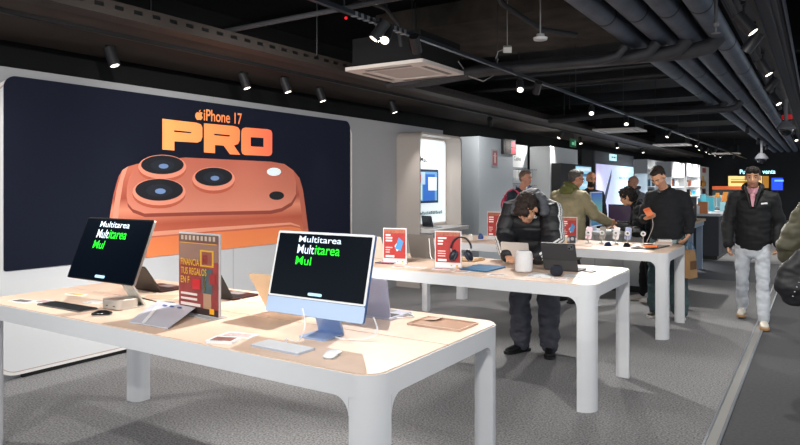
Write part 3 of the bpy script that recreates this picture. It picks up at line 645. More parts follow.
demo_table(-4.32, TX1, 1.94, 3.08, 'nearest white table, with the blue desktop computer and the poster stand')
demo_table(TX0, -1.315, 4.53, 5.66, 'middle white table, with the headphones and white smart speaker, person leaning over it')
demo_table(TX0, -1.30, 7.09, 8.22, 'farthest white table, with the row of phone stands and an orange-screened tablet')
T = TZ+.0005
HAND = [0]
# ---------------------------------------------------------------- desktop computers
def desktop(loc, rz, w, h, chin, z0, tilt, body, face, label, base='foot', ncol='c8cacf', chinc=None, by=.135, nw=.066):
    e = empty('desktop_computer', loc, rz, label, 'computer')
    R = Matrix.Translation((0, 0, z0)) @ Matrix.Rotation(radians(-tilt), 4, 'X')
    def Tm(pts): return [R @ V3(p) for p in pts]
    r3 = R.to_3x3()
    b = B(); b.prism(Tm([(x, 0, z) for x, z in rr(0, h/2, w, h, .012, 5)]), r3 @ V3((0, .013, 0))); b.build('casing', body, e)
    b = B(); b.prism(Tm([(x, -.001, z) for x, z in rr(0, chin+(h-chin)/2, w-.002, h-chin-.002, .010, 5)]), r3 @ V3((0, -.0015, 0))); b.build('bezel', face, e)
    if chin: b = B(); b.prism(Tm([(x, -.0008, z) for x, z in rr(0, chin/2, w-.002, chin-.002, .010, 5)]), r3 @ V3((0, -.0015, 0))); b.build('chin', chinc, e)
    bz = .012 if chin else .009
    sx0, sx1, sz0, sz1 = -w/2+bz, w/2-bz, chin+bz*.8, h-bz
    b = B(); b.prism(Tm([(sx0, -.003, sz0), (sx1, -.003, sz0), (sx1, -.003, sz1), (sx0, -.003, sz1)]), r3 @ V3((0, -.0008, 0))); sc = b.build('screen', mat('050b14', .25, 0, .25, 0, 30, .12), e)
    W2, H2 = sx1-sx0, sz1-sz0
    WH = mat('c4d4e6', .5, 0, .9); GR = mat('0ee41e', .5, 0, .9)
    xd, yd = r3 @ V3((1, 0, 0)), r3 @ V3((0, 0, 1))
    def O(fx_, fz): return R @ V3((sx0+fx_*W2, -.004, sz0+fz*H2))
    text('Mult', 'screen_text', WH, sc, O(.235, .68), xd, yd, .185*W2, .145*H2, .006)
    text('itarea', 'screen_text', GR, sc, O(.43, .68), xd, yd, .265*W2, .145*H2, .006)
    text('Mul', 'screen_text', GR, sc, O(.235, .50), xd, yd, .17*W2, .135*H2, .006)
    text('Multitarea', 'screen_text', WH, sc, O(.235, .865), xd, yd, .46*W2, .10*H2, .006)
    b = B(); b.prism(Tm([(x, -.0042, z) for x, z in rr((sx0+sx1)/2-.0*W2, sz0+.055*H2, .15*W2, .045*H2, .02*H2, 5)]), r3 @ V3((0, -.0006, 0))); b.build('screen_button', mat('9cc6dc', .4, 0, .8), sc)
    # stand
    ang = radians(tilt)
    py_ = .013+ .12*sin(ang)
    b = B(); b.prism([(-nw, .02+.1*sin(ang), z0+.14), (nw, .02+.1*sin(ang), z0+.14), (nw+.008, by, .006), (-nw-.008, by, .006)], (0, .01, .004)); b.build('stand_neck', mat(ncol, .35, .25), e)
    b = B(); b.prism(xy(rr(0, by-.065, 2*nw+.018, .15, .006, 4), 0), (0, 0, .008)); b.build('stand_foot', mat(ncol, .35, .25), e)
    return e
BLUE = mat('b4cbea', .4, .1); BLUE2 = mat('46689e', .35, .4)
desktop((-1.93, 2.262, T), 0, .575, .39, .075, .10, 14, BLUE2, mat('e7e9ec', .4), 'blue desktop computer with white bezel and green screen words, front of nearest table', chinc=BLUE, ncol='9db4da')
# the silver wide display with small computer before it
desktop((-3.31, 2.10, T), 0, .612, .362, 0, .172, 21, SILVER, mat('0a0d12', .3), 'silver wide display with dark screen and green words, left on nearest table', ncol='c3bfb8', by=.25, nw=.045)
e = empty('mini_computer', (-3.345, 2.255, T), .05, 'small silver square mini computer in front of the wide silver display', 'computer')
b = B(); b.prism(xy(rr(0, 0, .165, .14, .03, 6), .004), (0, 0, .052)); b.build('case', mat('cfcac3', .35, .5), e, bevel=.002); b = B(); b.prism(xy(rr(0, 0, .12, .10, .03, 6), 0), (0, 0, .004)); b.build('foot_ring', BLACK, e)
b = B(); b.b2((.03, -.0715, .02), (.045, -.070, .024)); b.b2((-.03, -.0715, .02), (-.015, -.070, .024)); b.build('port', BLACK, e)

def keyboard(loc, rz, body, key, label, w=.28, d=.115, n=(14, 5)):
    e = empty('keyboard', loc, rz, label, 'keyboard'); b = B(); b.prism(xy(rr(0, 0, w, d, .01, 4), 0), (0, 0, .007)); b.build('base', body, e)
    b = B(); kw, kd = (w-.01)/n[0], (d-.01)/n[1]
    for i in range(n[0]):
        for j in range(n[1]):
            if j == 0 and 4 <= i <= 8:
                if i == 4: b.b2((-w/2+.005+kw*4+.001, -d/2+.006, .007), (-w/2+.005+kw*9-.001, -d/2+.004+kd-.001, .0095))
                continue
            b.b2((-w/2+.005+kw*i+.001, -d/2+.005+kd*j+.001, .007), (-w/2+.005+kw*(i+1)-.001, -d/2+.005+kd*(j+1)-.001, .0095))
    o = b.build('keys', key, e); o['kind'] = 'stuff'; return e
keyboard((-1.935, 2.075, T), -.02, mat('b8c2d4', .4, .4), mat('e8ebf0', .5), 'silver-blue keyboard with white keys before the blue desktop computer')
keyboard((-3.62, 2.10, T), .02, mat('6a6c70', .4, .5), mat('17191c', .5), 'long keyboard with black keys before the wide silver display', .42, .115, (19, 5))
def mouse(loc, rz, top, label):
    e = empty('mouse', loc, rz, label, 'mouse'); b = B(); b.loft([((0, -.045, .010), .024, .006), ((0, -.02, .014), .028, .012), ((0, .015, .015), .029, .013), ((0, .045, .011), .024, .008)], (1, 0, 0), 20); b.build('shell', top, e)
    b = B(); b.prism(xy(rr(0, 0, .052, .1, .024, 5), 0), (0, 0, .004)); b.build('foot_plate', ALU, e)
mouse((-1.665, 2.08, T), .3, mat('eef0f2', .25), 'white mouse right of the white-keyed keyboard')
mouse((-3.235, 2.07, T), -.9, mat('131417', .15), 'black mouse right of the long black-keyed keyboard')

# ---------------------------------------------------------------- laptops on nearest table, facing the far side
DKB = mat('3a332e', .4, .5)
laptop((-3.73, 2.71, T), pi, 36, DKB, mat('3a2528', .35, .4), 'dark bronze laptop seen from behind, tipped far back, behind the wide silver display', .30, .215)  # maroon base colour holds the reflections on a dark base
laptop((-3.12, 2.76, T), pi, 32, mat('2c2d30', .4, .5), mat('3d272b', .35, .4), 'dark grey laptop seen from behind, hidden behind the red poster stand', .30, .215)  # reflections put into this maroon base colour as well
laptop((-2.42, 2.64, T), pi, 34, mat('d9bf9f', .4, .4), mat('d9c2a8', .4, .4), 'pale gold laptop seen from behind, left of the blue desktop computer', .30, .215, h=.26)
laptop((-2.0, 2.79, T), pi, 9, mat('a9afc8', .35, .4), mat('c2c6d6', .35, .4), 'lavender-silver laptop seen from behind, right of the blue desktop computer', .30, .215)

# poster stand
def lines(b, x0, x1, z0, z1, n, seed, y, m, hh=.5):
    random.seed(seed); b.m(m); dz = (z1-z0)/n
    for i in range(n):
        xe = x0+(x1-x0)*random.uniform(.55, 1); z = z1-dz*(i+1)
        b.b2((x0, y-.0006, z), (xe, y, z+dz*hh))
e = empty('poster_stand', (-2.79, 2.35, T), -.05, 'acrylic stand with the red gift financing poster in the middle of nearest table', 'poster stand')
b = B(); b.m(mat('b9bcbf', .25)); b.b2((-.185, -.006, .0), (.185, .006, .50)); b.b2((-.185, -.05, 0), (.185, .05, .006)); b.build('acrylic_holder', None, e, bevel=.002)
b = B(); b.b2((-.178, -.0085, .012), (.178, -.006, .49)); sh = b.build('printed_sheet', mat('8f3a38', .45, 0, 0, .25, 9), e)
Yp = -.0088
def patch(nm, x0, z0, x1, z1, c, k=0, par=None):
    b = B(); b.b2((x0, Yp-.0007*k, z0), (x1, Yp-.0007*k+.0006, z1)); return b.build(nm, mat(c, .5), par or sh)
patch('shelf_photo', -.178, .33, .178, .44, '8a6a5e', 1); patch('top_band', -.178, .445, .178, .49, '6a5048', 1)
patch('lower_photo', -.178, .012, .178, .05, '3a2a28', 1)
b = B()
for k in range(9): b.b2((-.155+k*.036, Yp-.0016, .455), (-.135+k*.036, Yp-.001, .482))
o = b.build('band_marks', mat('b9a898', .5), sh); o['kind'] = 'stuff'
patch('gold_line', -.165, .435, .165, .44, 'c99a4a', 2)
GOLD = mat('e0aa34', .5)
text('FINANCIA', 'lettering', GOLD, sh, (-.155, Yp-.003, .30), (1, 0, 0), (0, 0, 1), .17, .042, .012)
text('TUS REGALOS', 'lettering', GOLD, sh, (-.155, Yp-.003, .245), (1, 0, 0), (0, 0, 1), .235, .042, .012)
text('EN F', 'lettering', GOLD, sh, (-.155, Yp-.003, .19), (1, 0, 0), (0, 0, 1), .08, .042, .012)
for nm, a_, c in (('gift_frame', (.02, .30, .14, .40), 'd0a02e'), ('gift_frame_inside', (.035, .31, .125, .39), '8b4a40'), ('gift_box', (.04, .32, .085, .37), 'c85a50'), ('gift_box', (-.05, .16, .02, .22), 'c8262c'), ('figure_coat', (.04, .14, .13, .29), '46585c'), ('figure_legs', (.05, .05, .12, .14), 'b08a70'), ('gift_ribbon', (.055, .15, .07, .25), 'd9a832'), ('gift_box', (.1, .2, .155, .26), '9c3030')):
    patch(nm, *a_, c, 2.4 if nm != 'gift_frame_inside' and nm != 'gift_box' else 3)
patch('price_tag', .105, .022, .145, .055, 'f0a81e', 3)
b = B(); lines(b, -.155, .0, .09, .15, 2, 2, Yp-.003, mat('e8d8d0', .5), .45); lines(b, -.155, .12, .055, .085, 1, 4, Yp-.003, mat('e8d8d0', .5), .6); b.build('small_print', None, sh)

e_ps = bpy.data.objects['poster_stand']; e_ps.scale = (.93, 1, .885)
# slanted price sheet
e = empty('price_sheet_holder', (-2.9, 2.2, T), 0, 'slanted pale grey price sheet lying before the red poster stand', 'price sheet')
qa, qb, qc, qd = V3((-.045, -.17, .002)), V3((.25, -.16, .002)), V3((.075, .165, .04)), V3((-.25, .155, .04))
b = B(); b.prism([qa, qb, qc, qd], (0, .001, .004)); pl_ = b.build('sheet', mat('c3c5d2', .4), e)
b = B(); b.prism([V3((-.25, .155, 0)), V3((.075, .165, 0)), qc, qd], (0, .004, 0)); b.build('prop', mat('b9bbc4', .3), e)
def onS(x, y):
    u_, v_ = (x+.17)/.34, (y+.17)/.34; return (qa*(1-u_)+qb*u_)*(1-v_)+(qd*(1-u_)+qc*u_)*v_+V3((0, 0, .006))
b = B()
for (x0, x1, y0, y1) in ((-.08, -.045, .10, .12), (-.02, .015, .10, .12), (.045, .08, .10, .12)):
    b.prism([onS(x0, y0), onS(x1, y0), onS(x1, y1), onS(x0, y1)], (0, 0, .0006))
b.build('blue_print', mat('4a62a8', .5), e)
b = B(); b.prism([onS(-.06, -.16), onS(-.03, -.16), onS(-.09, .08), onS(-.12, .08)], (0, 0, .0006)); b.build('white_stripe', mat('eceef2', .5), e)

def card(loc, rz, w, d, label, photo=None, cat='price card', name='price_card', h=.004, body='e9eaec', group=None):
    e = empty(name, (loc[0], loc[1], T), rz, label, cat, group)
    b = B(); b.prism(xy(rr(0, 0, w, d, .006, 3), 0), (0, 0, h)); b.build('card_body', mat(body, .4), e)
    if photo: b = B(); b.b2((-w*.38, -d*.34, h), (w*.38, d*.3, h+.0006)); b.build('print', mat(photo, .5, 0, 0, .3, 60), e)
    b = B(); b.b2((-w*.38, -d*.43, h), (w*.1, -d*.38, h+.0006)); b.build('caption', mat('8a8c92', .5), e)
    return e
card((-2.235, 2.02), .35, .13, .10, 'small white framed card with a brown picture, left of the white-keyed keyboard', '8a5a52', h=.012)
card((-2.27, 2.14), .2, .17, .09, 'thin pale leaflet just behind the small framed card', 'd2b4b4', h=.0015)
card((-4.02, 2.06), .1, .16, .085, 'white price card at the left end of nearest table', '6a6466')
card((-3.89, 2.12), .1, .11, .085, 'pink-tinted price card beside the one at the left table end', 'b08e92')
card((-3.98, 2.37), .1, .16, .05, 'narrow white card lying behind the long black keyboard', 'd9b45a')
card((-3.62, 2.27), .1, .13, .07, 'white card between the long black keyboard and the mini computer')
card((-3.45, 2.6), .6, .2, .16, 'thin tan mat under the cables behind the wide silver display', None, 'mat', 'desk_mat', .002, 'c8a68e')
# recessed tray
e = empty('cable_tray', (-1.585, 2.86, T), 0, 'shallow open tan tray near the right end of nearest table', 'tray')
b = B(); b.ring_prism(xy(rr(0, 0, .30, .21, .006, 2), 0), xy(rr(0, 0, .288, .198, .004, 2), 0), (0, 0, .010)); b.build('rim', mat('d8b8a4', .3), e)
b = B(); b.b2((-.145, -.1, 0), (.145, .1, .002)); b.build('tray_floor', mat('c9a48c', .2), e)
b = B(); b.prism([(-.143, .02, .002), (-.143, .097, .002), (-.05, .097, .014), (-.06, .03, .010)], (0, 0, .001)); b.build('clear_flap', mat('dcc0ae', .1), e)
# cables
def cord(pts, r, label, m=CABLEW, par=None, name='power_cord'):
    b = B(); b.tube(pts, r, 8); o = b.build(name, m, par)
    if not par: tag(o, label, 'cable')
    return o
def arc(pts, n=6):
    P = [V3(p) for p in pts]; out = []
    for i in range(len(P)-1):
        p0 = P[max(0, i-1)]; p1 = P[i]; p2 = P[i+1]; p3 = P[min(len(P)-1, i+2)]
        for k in range(n):
            t = k/n; out.append(.5*((2*p1)+(p2-p0)*t+(2*p0-5*p1+4*p2-p3)*t*t+(3*p1-p0-3*p2+p3)*t**3))
    return out+[P[-1]]
cord(arc([(-1.93, 2.20, T+.15), (-1.90, 2.18, T+.08), (-1.93, 2.17, T+.01), (-2.02, 2.19, T+.006), (-1.98, 2.15, T+.005)]), .0032, 'white cable curling over the foot of the blue desktop computer')
cord(arc([(-1.72, 2.45, T+.09), (-1.68, 2.42, T+.03), (-1.72, 2.36, T+.005), (-1.82, 2.33, T+.005), (-1.9, 2.36, T+.005)]), .0032, 'white cable looping right of the blue desktop computer stand')
cord(arc([(-3.32, 2.35, T+.05), (-3.25, 2.42, T+.02), (-3.2, 2.5, T+.005), (-3.1, 2.46, T+.005), (-3.05, 2.52, T+.005), (-3.2, 2.58, T+.005)]), .004, 'dark cable lying in loops right of the mini computer', BLACK)
cord(arc([(-1.88, 2.98, T+.006), (-1.8, 2.93, T+.005), (-1.84, 2.85, T+.005), (-1.93, 2.83, T+.005)]), .004, 'white charging cable at the right side of the lavender laptop')
cord(arc([(-2.95, 2.8, T+.006), (-2.85, 2.76, T+.005), (-2.8, 2.85, T+.005), (-2.7, 2.9, T+.005)]), .0035, 'white cable behind the red poster stand')

# ---------------------------------------------------------------- red signs
def red_sign(p, rz, w, h, label, seed, photo=True):
    e = empty('red_sign', (p[0], p[1], T), rz, label, 'sign', 'red acrylic counter signs')
    b = B(); b.m(mat('d9dadd', .2)); b.b2((-w/2, -.004, 0), (w/2, .004, h)); b.b2((-w/2, -.035, 0), (w/2, .035, .005)); b.build('acrylic_holder', None, e, bevel=.0015)
    b = B(); b.b2((-w*.46, -.0065, h*.14), (w*.46, -.004, h*.97)); s = b.build('red_sheet', mat('a83230', .5, 0, 0, .12, 30), e)
    b = B(); b.b2((-w*.46, -.0072, h*.86), (w*.46, -.0066, h*.97)); b.build('top_band', mat('a5604c', .5, 0, 0, .3, 60), s)
    b = B(); lines(b, -w*.38, -w*.05, h*.62, h*.86, 3, seed, -.007, mat('f4e4e2', .5), .55); lines(b, -w*.38, -w*.08, h*.3, h*.5, 3, seed+1, -.007, mat('f0c8c4', .5), .4); lines(b, -w*.38, w*.0, h*.17, h*.27, 1, seed+2, -.007, mat('f4e4e2', .5), .6); b.build('printed_lines', None, s)
    if photo:
        b = B(); b.prism([(w*.02, -.0075, h*.42), (w*.26, -.0075, h*.36), (w*.38, -.0075, h*.62), (w*.18, -.0075, h*.74)], (0, -.0006, 0)); b.build('product_picture', mat('4f8fc8', .4), s)
        b = B(); b.prism([(w*.0, -.0072, h*.5), (w*.1, -.0072, h*.34), (w*.2, -.0072, h*.4), (w*.1, -.0072, h*.58)], (0, -.0003, 0)); b.build('product_picture', mat('dfe8f0', .4), s)
    b = B(); b.b2((w*.1, -.0052, h*.04), (w*.16, -.004, h*.08)); b.m(mat('e8a838', .5)); b.b2((w*.3, -.0052, h*.03), (w*.38, -.004, h*.08)); b.build('corner_mark', None, e)
red_sign((-3.18, 4.86), .2, .225, .315, 'red counter sign with a blue picture, left one on middle table', 21)
red_sign((-2.64, 4.86), .2, .235, .31, 'red counter sign with white lines behind the headphones on middle table', 22, False)
red_sign((-3.465, 7.62), .03, .2, .36, 'red counter sign on the left part of farthest table, left of the leaning person', 23, False)
red_sign((-2.62, 7.98), .03, .21, .30, 'red counter sign on farthest table, right of the striped jacket', 24)
# ---------------------------------------------------------------- middle table
laptop((-3.155, 5.315, T), pi, 14, mat('6c6864', .5, .1), mat('8b8986', .4, .4), 'grey tablet in a folding keyboard cover between the two red signs', .275, .19, cat='tablet', name='tablet', h=.225)
cord(arc([(-3.06, 5.26, T+.2), (-3.045, 5.25, T+.12), (-3.02, 5.22, T+.04), (-2.98, 5.2, T+.006)]), .004, 'white cable hanging down the back of the grey covered tablet')
laptop((-3.52, 5.06, T), pi, 22, mat('e4d6cb', .4, .2), mat('d6cfc8', .4, .3), 'cream tablet in a stand behind the left red sign, partly hidden by the blue computer', .22, .17, cat='tablet', name='tablet', h=.22)
e = empty('tablet', (-3.265, 4.9, T), .12, 'flat tablet with purple and red screen lying before the left red sign', 'tablet')
b = B(); b.prism(xy(rr(0, 0, .18, .25, .012, 4), 0), (0, 0, .008)); b.build('casing', mat('2a2730', .4), e); b = B(); b.b2((-.083, -.118, .008), (.083, .118, .0088)); s = b.build('screen', mat('5a2a5c', .2, 0, .3), e)
b = B(); b.prism([(-.03, -.1, .0089), (.07, -.06, .0089), (.03, .06, .0089), (-.06, .02, .0089)], (0, 0, .0005)); b.build('screen_shape', mat('b8345a', .3, 0, .4), s); b = B(); b.prism([(-.07, -.04, .0095), (-.03, -.03, .0095), (.01, .09, .0095), (-.02, .1, .0095)], (0, 0, .0005)); b.build('screen_shape', mat('e8e0ec', .3, 0, .5), s)
e = empty('tablet', (-2.35, 4.93, T), -.02, 'blue backed tablet lying face down at the front of middle table', 'tablet')
b = B(); b.prism(xy(rr(0, 0, .26, .36, .015, 5), .004), (0, 0, .009)); b.build('casing', mat('3d78a6', .35, .4), e); b = B(); b.prism(xy(rr(0, 0, .24, .34, .012, 4), 0), (0, 0, .004)); b.build('screen_side', BLACK, e)
# headphones on stand
e = empty('headphones', (-2.53, 4.885, T), .5, 'black over-ear headphones hanging on a thin stand before the second red sign', 'headphones')
b = B(); b.tube([(.085*cos(a), 0, .165+.095*sin(a)) for a in [pi*i/14 for i in range(15)]], .009, 10); b.build('headband', mat('1d2027', .4), e)
for s in (-1, 1):
    b = B(); b.ball((s*.070, 0, .108), (.028, .040, .052), 18, 12, Matrix.Rotation(-s*.45, 4, 'Y')); c_ = b.build('ear_cup', mat('232833', .35, .2), e)
    b = B(); b.ball((s*.048, 0, .10), (.016, .036, .046), 16, 10, Matrix.Rotation(-s*.45, 4, 'Y')); b.build('ear_cushion', mat('3a4150', .8), c_)
    b = B(); b.tube([(s*.085, 0, .17), (s*.080, 0, .13)], .005, 8); b.build('slider', ALU, c_)
b = B(); b.cone((0, .0, 0), (0, .0, .252), .004, .004, 8); b.cone((0, 0, 0), (0, 0, .006), .045, .045, 24); b.tube([(-.03, 0, .248), (0, 0, .252), (.03, 0, .248)], .005, 6); b.build('stand', mat('b98a68', .3, .5), e)
# boy's laptop
laptop((-2.25, 5.40, T), pi, 12, mat('d9d2cb', .35, .3), mat('cfc9c4', .4, .3), 'cream-silver laptop the leaning person in black is using', .26, .19, h=.185)
# dark tablet with keyboard cover
e = laptop((-1.755, 5.15, T), pi-.02, 20, mat('3a3b3e', .5), mat('3f4043', .6), 'dark grey tablet on a keyboard cover, seen from behind, right on middle table', .285, .21, name='tablet', cat='tablet', h=.235, th=.009)
Rr = Matrix.Translation((0, 0, .014)) @ Matrix.Rotation(radians(-20), 4, 'X')
b = B(); b.prism([Rr @ V3((x, .0095, z)) for x, z in rr(-.105, .205, .045, .045, .012, 4)], Rr.to_3x3() @ V3((0, .004, 0))); cm = b.build('camera_bump', mat('5b5c60', .4), e)
for dx, dz in ((-.01, .008), (.01, -.008)):
    b = B(); b.cone(Rr @ V3((-.105+dx, .013, .205+dz)), Rr @ V3((-.105+dx, .0155, .205+dz)), .007, .007, 14); b.build('camera_lens', mat('0a0b0e', .1), cm)
b = B(); b.prism([Rr @ V3((x, .0093, z)) for x, z in ((-.142, .085), (.142, .085), (.142, .004), (-.142, .004))], Rr.to_3x3() @ V3((0, .003, 0))); b.build('cover_flap', mat('454649', .7), e)
cord(arc([(-1.6, 5.2, T+.01), (-1.53, 5.18, T+.005), (-1.5, 5.25, T+.005), (-1.56, 5.3, T+.005)]), .004, 'grey cable beside the dark covered tablet', mat('6d6e72', .5))
# speakers
e = empty('smart_speaker', (-1.985, 4.92, T), 0, 'white cylindrical mesh smart speaker on middle table', 'speaker')
b = B(); prof = [(0, .052, .002), (0, .066, .012), (0, .071, .04), (0, .071, .13), (0, .067, .155), (0, .058, .168), (0, .046, .1725)]
b.loft([((0, 0, z), r, r) for _, r, z in prof], (1, 0, 0), 32, 0); b.build('mesh_body', mat('e3e3e5', .8, 0, 0, .06, 260, .3, .8), e); b = B(); b.cone((0, 0, .172), (0, 0, .174), .044, .044, 28); b.build('touch_top', mat('c9cbd0', .15), e)
e = empty('smart_speaker', (-1.69, 4.85, T), 0, 'small dark blue-grey ball smart speaker right of the white one', 'speaker')
b = B(); b.loft([((0, 0, z), r, r) for r, z in ((.03, .002), (.043, .014), (.050, .035), (.049, .055), (.042, .073), (.03, .082))], (1, 0, 0), 28, 0); b.build('mesh_body', mat('2a2e38', .9, 0, 0, .2, 260, .3, .8), e); b = B(); b.cone((0, 0, .082), (0, 0, .084), .029, .029, 24); b.build('touch_top', mat('14161b', .1), e)
card((-1.80, 4.83), .1, .2, .24, 'white printed sheet between the two smart speakers', 'cfd2d8', h=.003)
card((-1.61, 4.70), .25, .12, .09, 'small white card at the front corner of middle table', 'c9a9a8', h=.008)
card((-2.63, 4.74), .2, .16, .10, 'white card with pink print left of the headphones', 'c79aa4')
card((-2.42, 4.68), .1, .14, .09, 'small card below the headphones at the front edge', 'c98a78')
card((-2.87, 4.72), .1, .18, .09, 'white leaflet flat between the two red signs', 'd8c8cc', h=.002)
card((-3.0, 4.66), .1, .12, .06, 'reddish small card at the front edge under the left red sign', 'b07a78', h=.003)
card((-2.1, 4.66), .1, .14, .09, 'pale card at the front edge below the white smart speaker', 'b89a9a', h=.003)
card((-1.55, 4.95), .2, .22, .16, 'thin white sheet flat right of the small dark speaker', None, h=.0015)
def phone(p, rz, back, label, z=T, group=None):
    e = empty('phone', (p[0], p[1], z), rz, label, 'phone', group); b = B(); b.prism(xy(rr(0, 0, .075, .155, .014, 5), 0), (0, 0, .008)); b.build('casing', mat(back, .3, .2), e); b = B(); b.b2((-.034, -.073, .008), (.034, .073, .0085)); b.build('screen', mat('141820', .1, 0, .1), e)
phone((-2.66, 4.98), 1.3, 'c0406a', 'red-pink phone lying flat before the second red sign'); phone((-2.43, 5.06), 1.2, '20242c', 'dark phone lying flat right of the second red sign')
# ---------------------------------------------------------------- farthest table
cols_ = ('d9b8c4', '6b655e', 'd9d4d8', '8a94b8', None)
names_ = ('pink', 'dark grey', 'white', 'blue-grey', '')
spots = ((-2.335, 7.83), (-2.19, 7.9), (-2.04, 7.95), (-1.91, 7.98), (-1.74, 8.02))
def pstand(p, c, label):
    e = empty('phone_stand', (p[0], p[1], T), .35, label, 'phone stand', 'round charging stands on farthest table')
    b = B(); b.cone((0, 0, 0), (0, 0, .006), .035, .035, 24); b.cone((0, 0, .005), (0, .0, .12), .006, .006, 10); b.build('base', mat('d8cfc8', .3, .3), e)
    b = B(); b.cone((0, -.004, .12), (0, -.016, .125), .030, .030, 24); d_ = b.build('charging_disc', mat('ecebea', .4), e)
    b = B(); b.cone((0, -.0165, .125), (0, -.0175, .1255), .012, .012, 16); b.build('disc_dot', mat('4a4a50', .4), d_)
    if c:
        b = B(); R = Matrix.Translation((0, 0, .05)) @ Matrix.Rotation(radians(-12), 4, 'X') @ Matrix.Rotation(.15, 4, 'Y')
        b.prism([R @ V3((x, .012, z)) for x, z in rr(0, .075, .072, .15, .012, 4)], R.to_3x3() @ V3((0, .008, 0))); b.build('docked_phone', mat(c, .3, .1), e)
for p, c, n_ in zip(spots, cols_, names_):
    pstand(p, c, ('round charging stand holding a %s phone on farthest table' % n_) if c else 'empty round charging stand, rightmost on farthest table, before the sweater wearer')
e = empty('tablet', (-1.585, 7.68, T), -.1, 'black tablet with orange screen band lying on farthest table', 'tablet')
b = B(); b.prism(xy(rr(0, 0, .26, .60, .014, 4), 0), (0, 0, .01)); b.build('casing', mat('202228', .5), e); b = B(); b.b2((-.12, -.285, .010), (.12, .285, .0108)); b.build('screen', mat('10131a', .2), e)
b = B(); b.prism([(-.12, -.04, .011), (.0, -.22, .011), (.1, -.1, .011), (.02, .18, .011), (-.1, .12, .011)], (0, 0, .0006)); b.build('screen_shape', mat('e8702c', .3, 0, .5), e)
for p, lab in (((-2.03, 7.57), 'dark blue round puck left of the orange-screened tablet'), ((-1.82, 7.58), 'black small round puck beside the orange-screened tablet')):
    e = empty('charging_puck', (p[0], p[1], T), 0, lab, 'puck'); b = B(); b.loft([((0, 0, .002), .04, .04), ((0, 0, .008), .042, .042), ((0, 0, .014), .036, .036)], (1, 0, 0), 24); b.build('puck_body', mat('1f2b52' if 'blue' in lab else '1a1c22', .3), e); b = B(); b.cone((0, 0, .016), (0, 0, .038), .018, .018, 16); b.build('top_ring', ALU, e)
e = empty('paper_stack', (-1.52, 8.02, T), .1, 'small stack of pale boxes at the right end of farthest table', 'boxes')
for k, (w, d, c) in enumerate(((.2, .16, 'e2d8d0'), (.17, .13, 'd0b8aa'), (.15, .12, 'f0ece8'))):
    b = B(); b.box((0.01*k, 0, .012+.022*k), (w, d, .02), .1*k); b.build('flat_box', mat(c, .5), e)
card((-2.33, 7.45), .2, .3, .16, 'tan mat under the left phone stands on farthest table', None, 'mat', 'desk_mat', .003, 'c9a488')
for i, (x, y, w, d, c, l) in enumerate(((-2.5, 7.75, .07, .09, '3b3f48', 'dark camera-like gadget right of the red sign behind the striped jacket'), (-2.58, 7.72, .05, .05, 'e0c8a8', 'cream gadget beside the dark camera-like gadget'))):
    e = empty('gadget', (x, y, T), .2, l, 'gadget'); b = B(); b.prism(xy(rr(0, 0, w, .04, .012, 4), 0), (0, 0, .085)); b.build('gadget_body', mat(c, .4), e, bevel=.003); b = B(); b.cone((0, -.02, .05), (0, -.026, .05), .02, .02, 18); b.build('gadget_lens', mat('b8bcc4', .2), e)
for x, y, c, l in ((-3.68, 7.66, '2b4a8a', 'blue small puck left of the left red sign on farthest table'), (-3.30, 7.62, '232a4a', 'navy small puck right of the left red sign on farthest table'), (-3.75, 7.5, 'e4ddd6', 'cream puck at the left of farthest table')):
    e = empty('charging_puck', (x, y, T), 0, l, 'puck'); b = B(); b.loft([((0, 0, .004), .035, .035), ((0, 0, .03), .037, .037), ((0, 0, .045), .03, .03)], (1, 0, 0), 20); b.build('puck_body', mat(c, .35), e); b = B(); b.cone((0, 0, .05), (0, 0, .054), .015, .015, 14); b.build('top_ring', ALU, e)
e = empty('laptop_sleeve', (-3.45, 7.36, T), .2, 'tan padded pouch on farthest table behind the blue tablet', 'pouch')
bpy.data.objects.remove(e)
e = empty('folded_pouch', (-2.72, 5.38, T), .1, 'tan folded leather pouch lying on the back of middle table', 'pouch'); b = B(); b.prism([(-.19, -.08, 0), (.10, -.08, 0), (.13, .12, 0), (-.10, .12, 0)], (0, 0, .018)); b.build('pouch_body', mat('b5936e', .7, 0, 0, .2, 20), e, bevel=.006)
b = B(); b.prism([(-.17, -.02, .019), (.10, -.02, .019), (.12, .11, .019), (-.09, .11, .019)], (0, 0, .006)); b.build('pouch_flap', mat('c4a480', .7), e)

# white counter behind the farthest table
e = empty('service_counter', (-2.5, 10.35, 0), 0, 'white service counter behind farthest table, where the person in black stands', 'counter')
b = B(); b.b2((-1.05, -.35, .1), (.82, .4, .84)); b.build('counter_body', mat('bfc2c4', .5), e); b = B(); b.b2((-1.1, -.4, .84), (.87, .45, .88)); b.build('counter_top', mat('dddedf', .4), e, bevel=.006); b = B(); b.b2((-1.0, -.3, 0), (.78, .35, .1)); b.build('kick_board', BLACK, e)
for k in range(4): 
    b = B(); x = -.8+k*.42; b.b2((x, -.353, .12), (x+.006, -.35, .83)); b.build('panel_gap', mat('6d7074', .6), e)
e = empty('desktop_computer', (-2.95, 10.35, .88), 1.5, 'large desktop computer with blue-green screen turned sideways, right of the olive jacket', 'computer')
b = B(); b.prism([(x, 0, z) for x, z in rr(0, .34, .5, .54, .02, 5)], (0, .02, 0)); b.build('casing', mat('c5cfe0', .4, .3), e); b = B(); b.b2((-.235, -.003, .085), (.235, -.001, .595)); b.build('screen', grad([(0, '2c5f86'), (.5, '4f8f90'), (1, '2a4d9e')], 2, .1, .6, emit=.4), e)
b = B(); b.b2((-.08, .03, .008), (.08, .05, .3)); b.b2((-.1, -.08, 0), (.1, .1, .008)); b.build('stand', mat('c5cfe0', .4, .3), e)
e = empty('monitor', (-2.56, 10.3, .88), .1, 'small monitor with dark purple screen on the white service counter', 'monitor')
